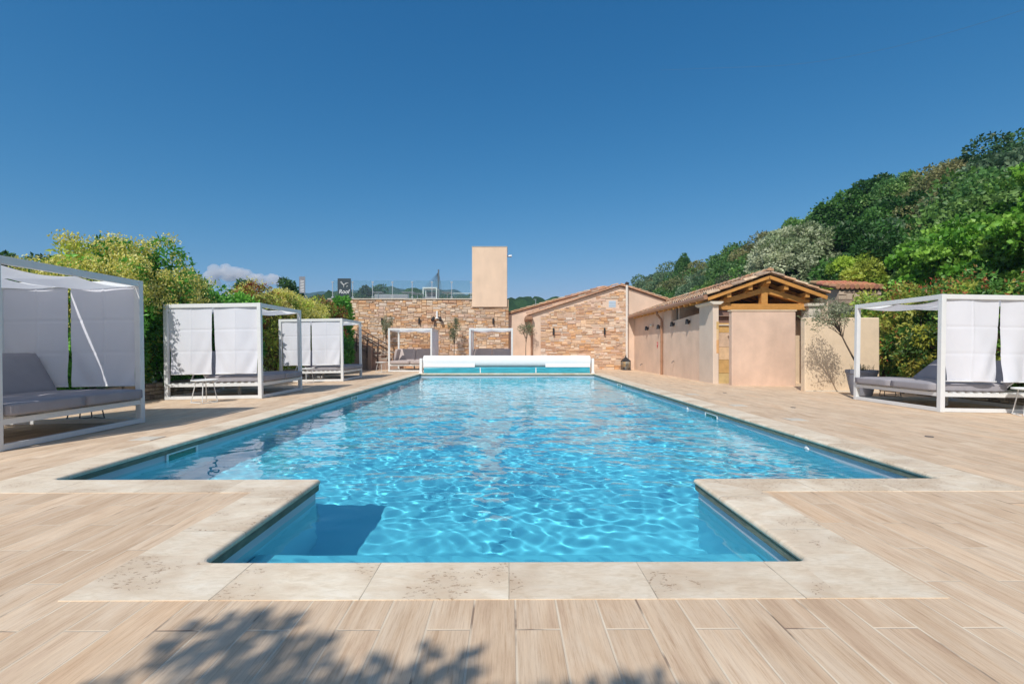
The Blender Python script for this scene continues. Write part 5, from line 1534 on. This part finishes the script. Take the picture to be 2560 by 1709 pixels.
# potted olive by the right daybed
pt = empty('planter_pot', (8.36, 11.4, gz(8.36)), 0, 'big round grey planter behind the right daybed', 'planter')
MB().lathe([(0, .0), (.19, 0), (.21, .02), (.27, .30), (.31, .52), (.325, .53), (.33, .60), (.32, .61), (.295, .60), (.285, .53), (0, .52)], n=36).build('body', M['pot'], pt, smooth=False, bevel=0)
MB().lathe([(0, .545), (.282, .54)], n=24).build('soil', M['soil'], pt)
olive(8.36, 11.4, gz(8.36) + .53, 1.95, 'leaning grey olive tree growing from the round planter', 304, rx=.66, rz=.54, n=1600, lean=(-.72, .0), L=.062, K=26, tw=.024)
gr_ = random.Random(5); mb = MB()
for i in range(60):
    a = gr_.uniform(0, 6.28); q = gr_.uniform(.0, .24); b = Vector((8.36 + q * math.cos(a), 11.4 + q * math.sin(a), gz(8.36) + .53)); e = b + Vector((gr_.uniform(-.07, .07), gr_.uniform(-.07, .07), gr_.uniform(.10, .22)))
    mb.bar(b, e, .006, .003)
tag(mb.build('grass_tuft', mat('dry_grass_blade', (.22, .20, .08), .8, var=.2)), 'dry grass tufts growing in the round grey planter', 'grass')

# tree behind the camera: only its shadow falls on the near deck
def shade_tree():
    t = empty('plane_tree', (-2.6, -4.3, gz(-2.6)), 0, 'leafy tree behind the camera shading the near left of the deck', 'tree')
    r = np.random.default_rng(12)
    base = np.array([-2.6, -4.3, 0])
    k = np.array([.394, .845, 0])                       # shadow shift per metre of height
    def over(sx, sy, z): return np.array([sx, sy, z]) - k * z - base
    o1, o2 = over(-1.10, .56, 3.9), over(.30, 1.22, 3.7)
    P1, N1, i1, c1 = crown_points(r, 8500, 1.70, 1.02, .60, 95, .15, hollow=.1, lump=.3)
    P1 = P1 + o1
    P2, N2, i2, c2 = crown_points(r, 2300, .68, .40, .25, 30, .22, hollow=.2)
    P2 = P2 + o2
    P = np.concatenate([P1, P2]); Nn = np.concatenate([N1, N2])
    V, F, C = leafset(r, P, Nn, .10, .5, np.tile(np.array([.06, .13, .025]), (len(P), 1)), .3)
    quads('crown', V, F, M['leaf'], t, col=C)
    mb = MB(); mb.tube([(0, 0, 0), (.05, .1, 1.6), (.1, .5, 2.8), tuple(o1)], [.2, .16, .13, .08], 10)
    for c in list(c1[:22]):
        e = Vector(c) + Vector(o1); s_ = Vector((.1, .6, 3.0)); mb.tube([s_, s_.lerp(e, .5) + Vector((0, 0, .15)), e], [.05, .03, .01], 5)
    for c in list(c2[:6]):
        e = Vector(c) + Vector(o2); s_ = Vector((.1, .6, 3.0)); mb.tube([s_, s_.lerp(e, .5) + Vector((0, 0, .1)), e], [.03, .02, .008], 5)
    mb.build('trunk', M['bark'], t, smooth=True)
shade_tree()

# ------------------------------------------------------------------ far country
def fbm(X, Y, sc, seed, oct_=4):
    r = np.random.default_rng(seed); Z = np.zeros_like(X); a = 1
    for o in range(oct_):
        for _ in range(4):
            th = r.uniform(0, 6.28); f = sc * 2 ** o
            Z += a * np.sin((X * math.cos(th) + Y * math.sin(th)) * f + r.uniform(0, 6.28)) * .25
        a *= .5
    return Z
def ridge(name, Yc, pts, depth, m, label, rough, seed, kind='structure', step=3.0):
    """a wooded ridge: profile heights from the list, falling away to both sides"""
    xs = np.arange(xc_(pts[0][0], Yc), xc_(pts[-1][0], Yc), step); ys = np.linspace(Yc - depth, Yc + depth, 42)
    px = [xc_(a, Yc) for a, b in pts]; pz = [zc_(b, Yc) for a, b in pts]
    def zf(X_, Y_):
        top = np.interp(X_, px, pz)
        prof = np.clip(1 - np.abs(Y_ - Yc) / depth, 0, 1) ** .6
        return -2 + (top + 2) * prof + rough * (fbm(X_, Y_, .9 / step, seed) + np.abs(fbm(X_, Y_, .35 / step, seed + 1))) * np.clip(prof * 3, 0, 1) - rough * .5
    o = grid(name, xs, ys, zf, m, smooth=True); tag(o, kind=kind)
    return o
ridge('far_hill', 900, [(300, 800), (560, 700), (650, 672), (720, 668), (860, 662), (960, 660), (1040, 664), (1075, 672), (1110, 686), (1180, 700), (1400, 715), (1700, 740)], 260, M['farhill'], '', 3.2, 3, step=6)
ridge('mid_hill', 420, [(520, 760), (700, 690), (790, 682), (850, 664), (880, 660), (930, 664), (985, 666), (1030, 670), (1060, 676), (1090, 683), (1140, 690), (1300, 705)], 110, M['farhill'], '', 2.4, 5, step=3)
wd = ridge('woodland', 170, [(560, 740), (700, 690), (760, 676), (800, 668), (830, 670), (870, 674), (905, 672), (940, 666), (975, 668), (1010, 678), (1060, 680), (1110, 684), (1170, 684), (1245, 686), (1330, 690), (1420, 688), (1500, 690), (1600, 700)], 60, M['farwood'], '', 2.0, 8, step=1.4)
tag(wd, 'dense far wood seen as a dark green band beyond the terrace', 'woodland', kind='stuff')
def cone_tree(px, py, Y, h, lb, seed, rx=.9):
    r = np.random.default_rng(seed); x = xc_(px, Y); top = zc_(py, Y)
    t = empty('conifer_tree', (x, Y, top - h), 0, lb, 'tree')
    n = 5000; u = r.uniform(0, 1, n) ** .7; th = r.uniform(0, 6.28, n); rad = (1 - u) * rx * r.uniform(.7, 1, n) * 1.3 + .1
    P = np.stack([rad * np.cos(th), rad * np.sin(th), h * (.05 + .95 * u)], 1); Nn = np.stack([np.cos(th), np.sin(th), .1 + 0 * th], 1)
    V, F, C = leafset(r, P, Nn, .5, .4, np.array(DARK)[r.integers(0, 4, n)], .2)
    quads('crown', V, F, M['leaf'], t, col=C); MB().tube([(0, 0, -2), (0, 0, h * .95)], [.3, .05], 8).build('trunk', M['bark'], t)
cone_tree(1361, 673.0 + 62, 120, 12, 'dark pointed conifer above the far wood behind the pink gable', 1) if False else None
cone_tree(1361, 671, 120, 9, 'dark pointed conifer standing above the roof of the pink gable', 2, 1.8)
make_tree('wood_edge_tree', 'rounded dark tree standing up from the far wood behind the glass', 'tree', (xc_(852, 150), 150, 0), 7, 7, 7.5, 14.0, DARK, 400, n=12000, L=.8, K=60, trunk=.4)
lp = empty('light_pole', (xc_(1229, 70), 70, 0), 0, 'thin grey pole between the tower and the pink gable', 'pole')
MB().tube([(0, 0, 0), (0, 0, zc_(687, 70))], .07, 8).build('pole', M['chrome'], lp)
MB().box(-.3, .1, -.1, .1, zc_(687, 70), zc_(687, 70) + .08).build('lamp_head', M['chrome'], lp)

# power cable crossing the sky
mb = MB(); a, b = Vector((xc_(1750, 70), 70, zc_(150, 70))), Vector((xc_(2420, 40), 40, zc_(-5, 40)))
pts = [a.lerp(b, i / 30) + Vector((0, 0, -1.2 * 4 * (i / 30) * (1 - i / 30))) for i in range(31)]
mb.tube([pts[0] + (pts[0] - pts[1]) * 25] + pts + [b + (b - a) * .6], .011, 5)
tag(mb.build('overhead_cable', M['net']), 'thin dark overhead cable crossing the sky at upper right', 'cable')

# clouds: lumpy bodies far away above the left horizon
def cloud(px, py, w, h, Y, label, seed):
    r = random.Random(seed); bm = bmesh.new(); k = Y / 1110
    for i in range(44):
        u = r.uniform(-1, 1); v = r.uniform(-.2, 1) * (1 - abs(u) ** 2)
        rad = h * k * r.uniform(.13, .28)
        mt = Matrix.Translation((u * w * k * .5, r.uniform(-1, 1) * w * k * .2, v * h * k * .5)) @ Matrix.Diagonal((rad * 1.25, rad, rad * .9, 1))
        bmesh.ops.create_icosphere(bm, subdivisions=4, radius=1, matrix=mt)
    for vtx in bm.verts:
        p = vtx.co / (h * k * .22)
        n_ = noise.fractal(p, .9, 2.1, 5)
        vtx.co += vtx.co.normalized() * n_ * h * k * .05
    me = bpy.data.meshes.new('cloud'); bm.to_mesh(me); bm.free(); me.materials.append(M['cloud'])
    o = link('cloud', me); o.location = (xc_(px, Y), Y, zc_(py, Y)); tag(o, kind='structure')
    rm = o.modifiers.new('remesh', 'REMESH'); rm.mode = 'VOXEL'; rm.voxel_size = 4.0
CY = 3300
cloud(520, 634, 70, 44, CY, '', 1); cloud(560, 640, 70, 34, CY, '', 2); cloud(615, 646, 56, 32, CY, '', 3); cloud(482, 650, 40, 22, CY, '', 4); cloud(590, 652, 120, 20, CY, '', 5)

# ------------------------------------------------------------------ summer haze over the valley
hm = bpy.data.materials.new('summer_haze'); hm.use_nodes = True
nt = hm.node_tree; nt.nodes.remove(nt.nodes['Principled BSDF'])
pv = nt.nodes.new('ShaderNodeVolumePrincipled')
pv.inputs['Color'].default_value = (.34, .58, 1, 1); pv.inputs['Density'].default_value = .0004; pv.inputs['Anisotropy'].default_value = .1
nt.links.new(pv.outputs[0], nt.nodes['Material Output'].inputs['Volume'])
hz_o = MB().box(-1500, 1500, -1500, 1500, -6, 128).build('haze', hm)
tag(hz_o, kind='stuff')
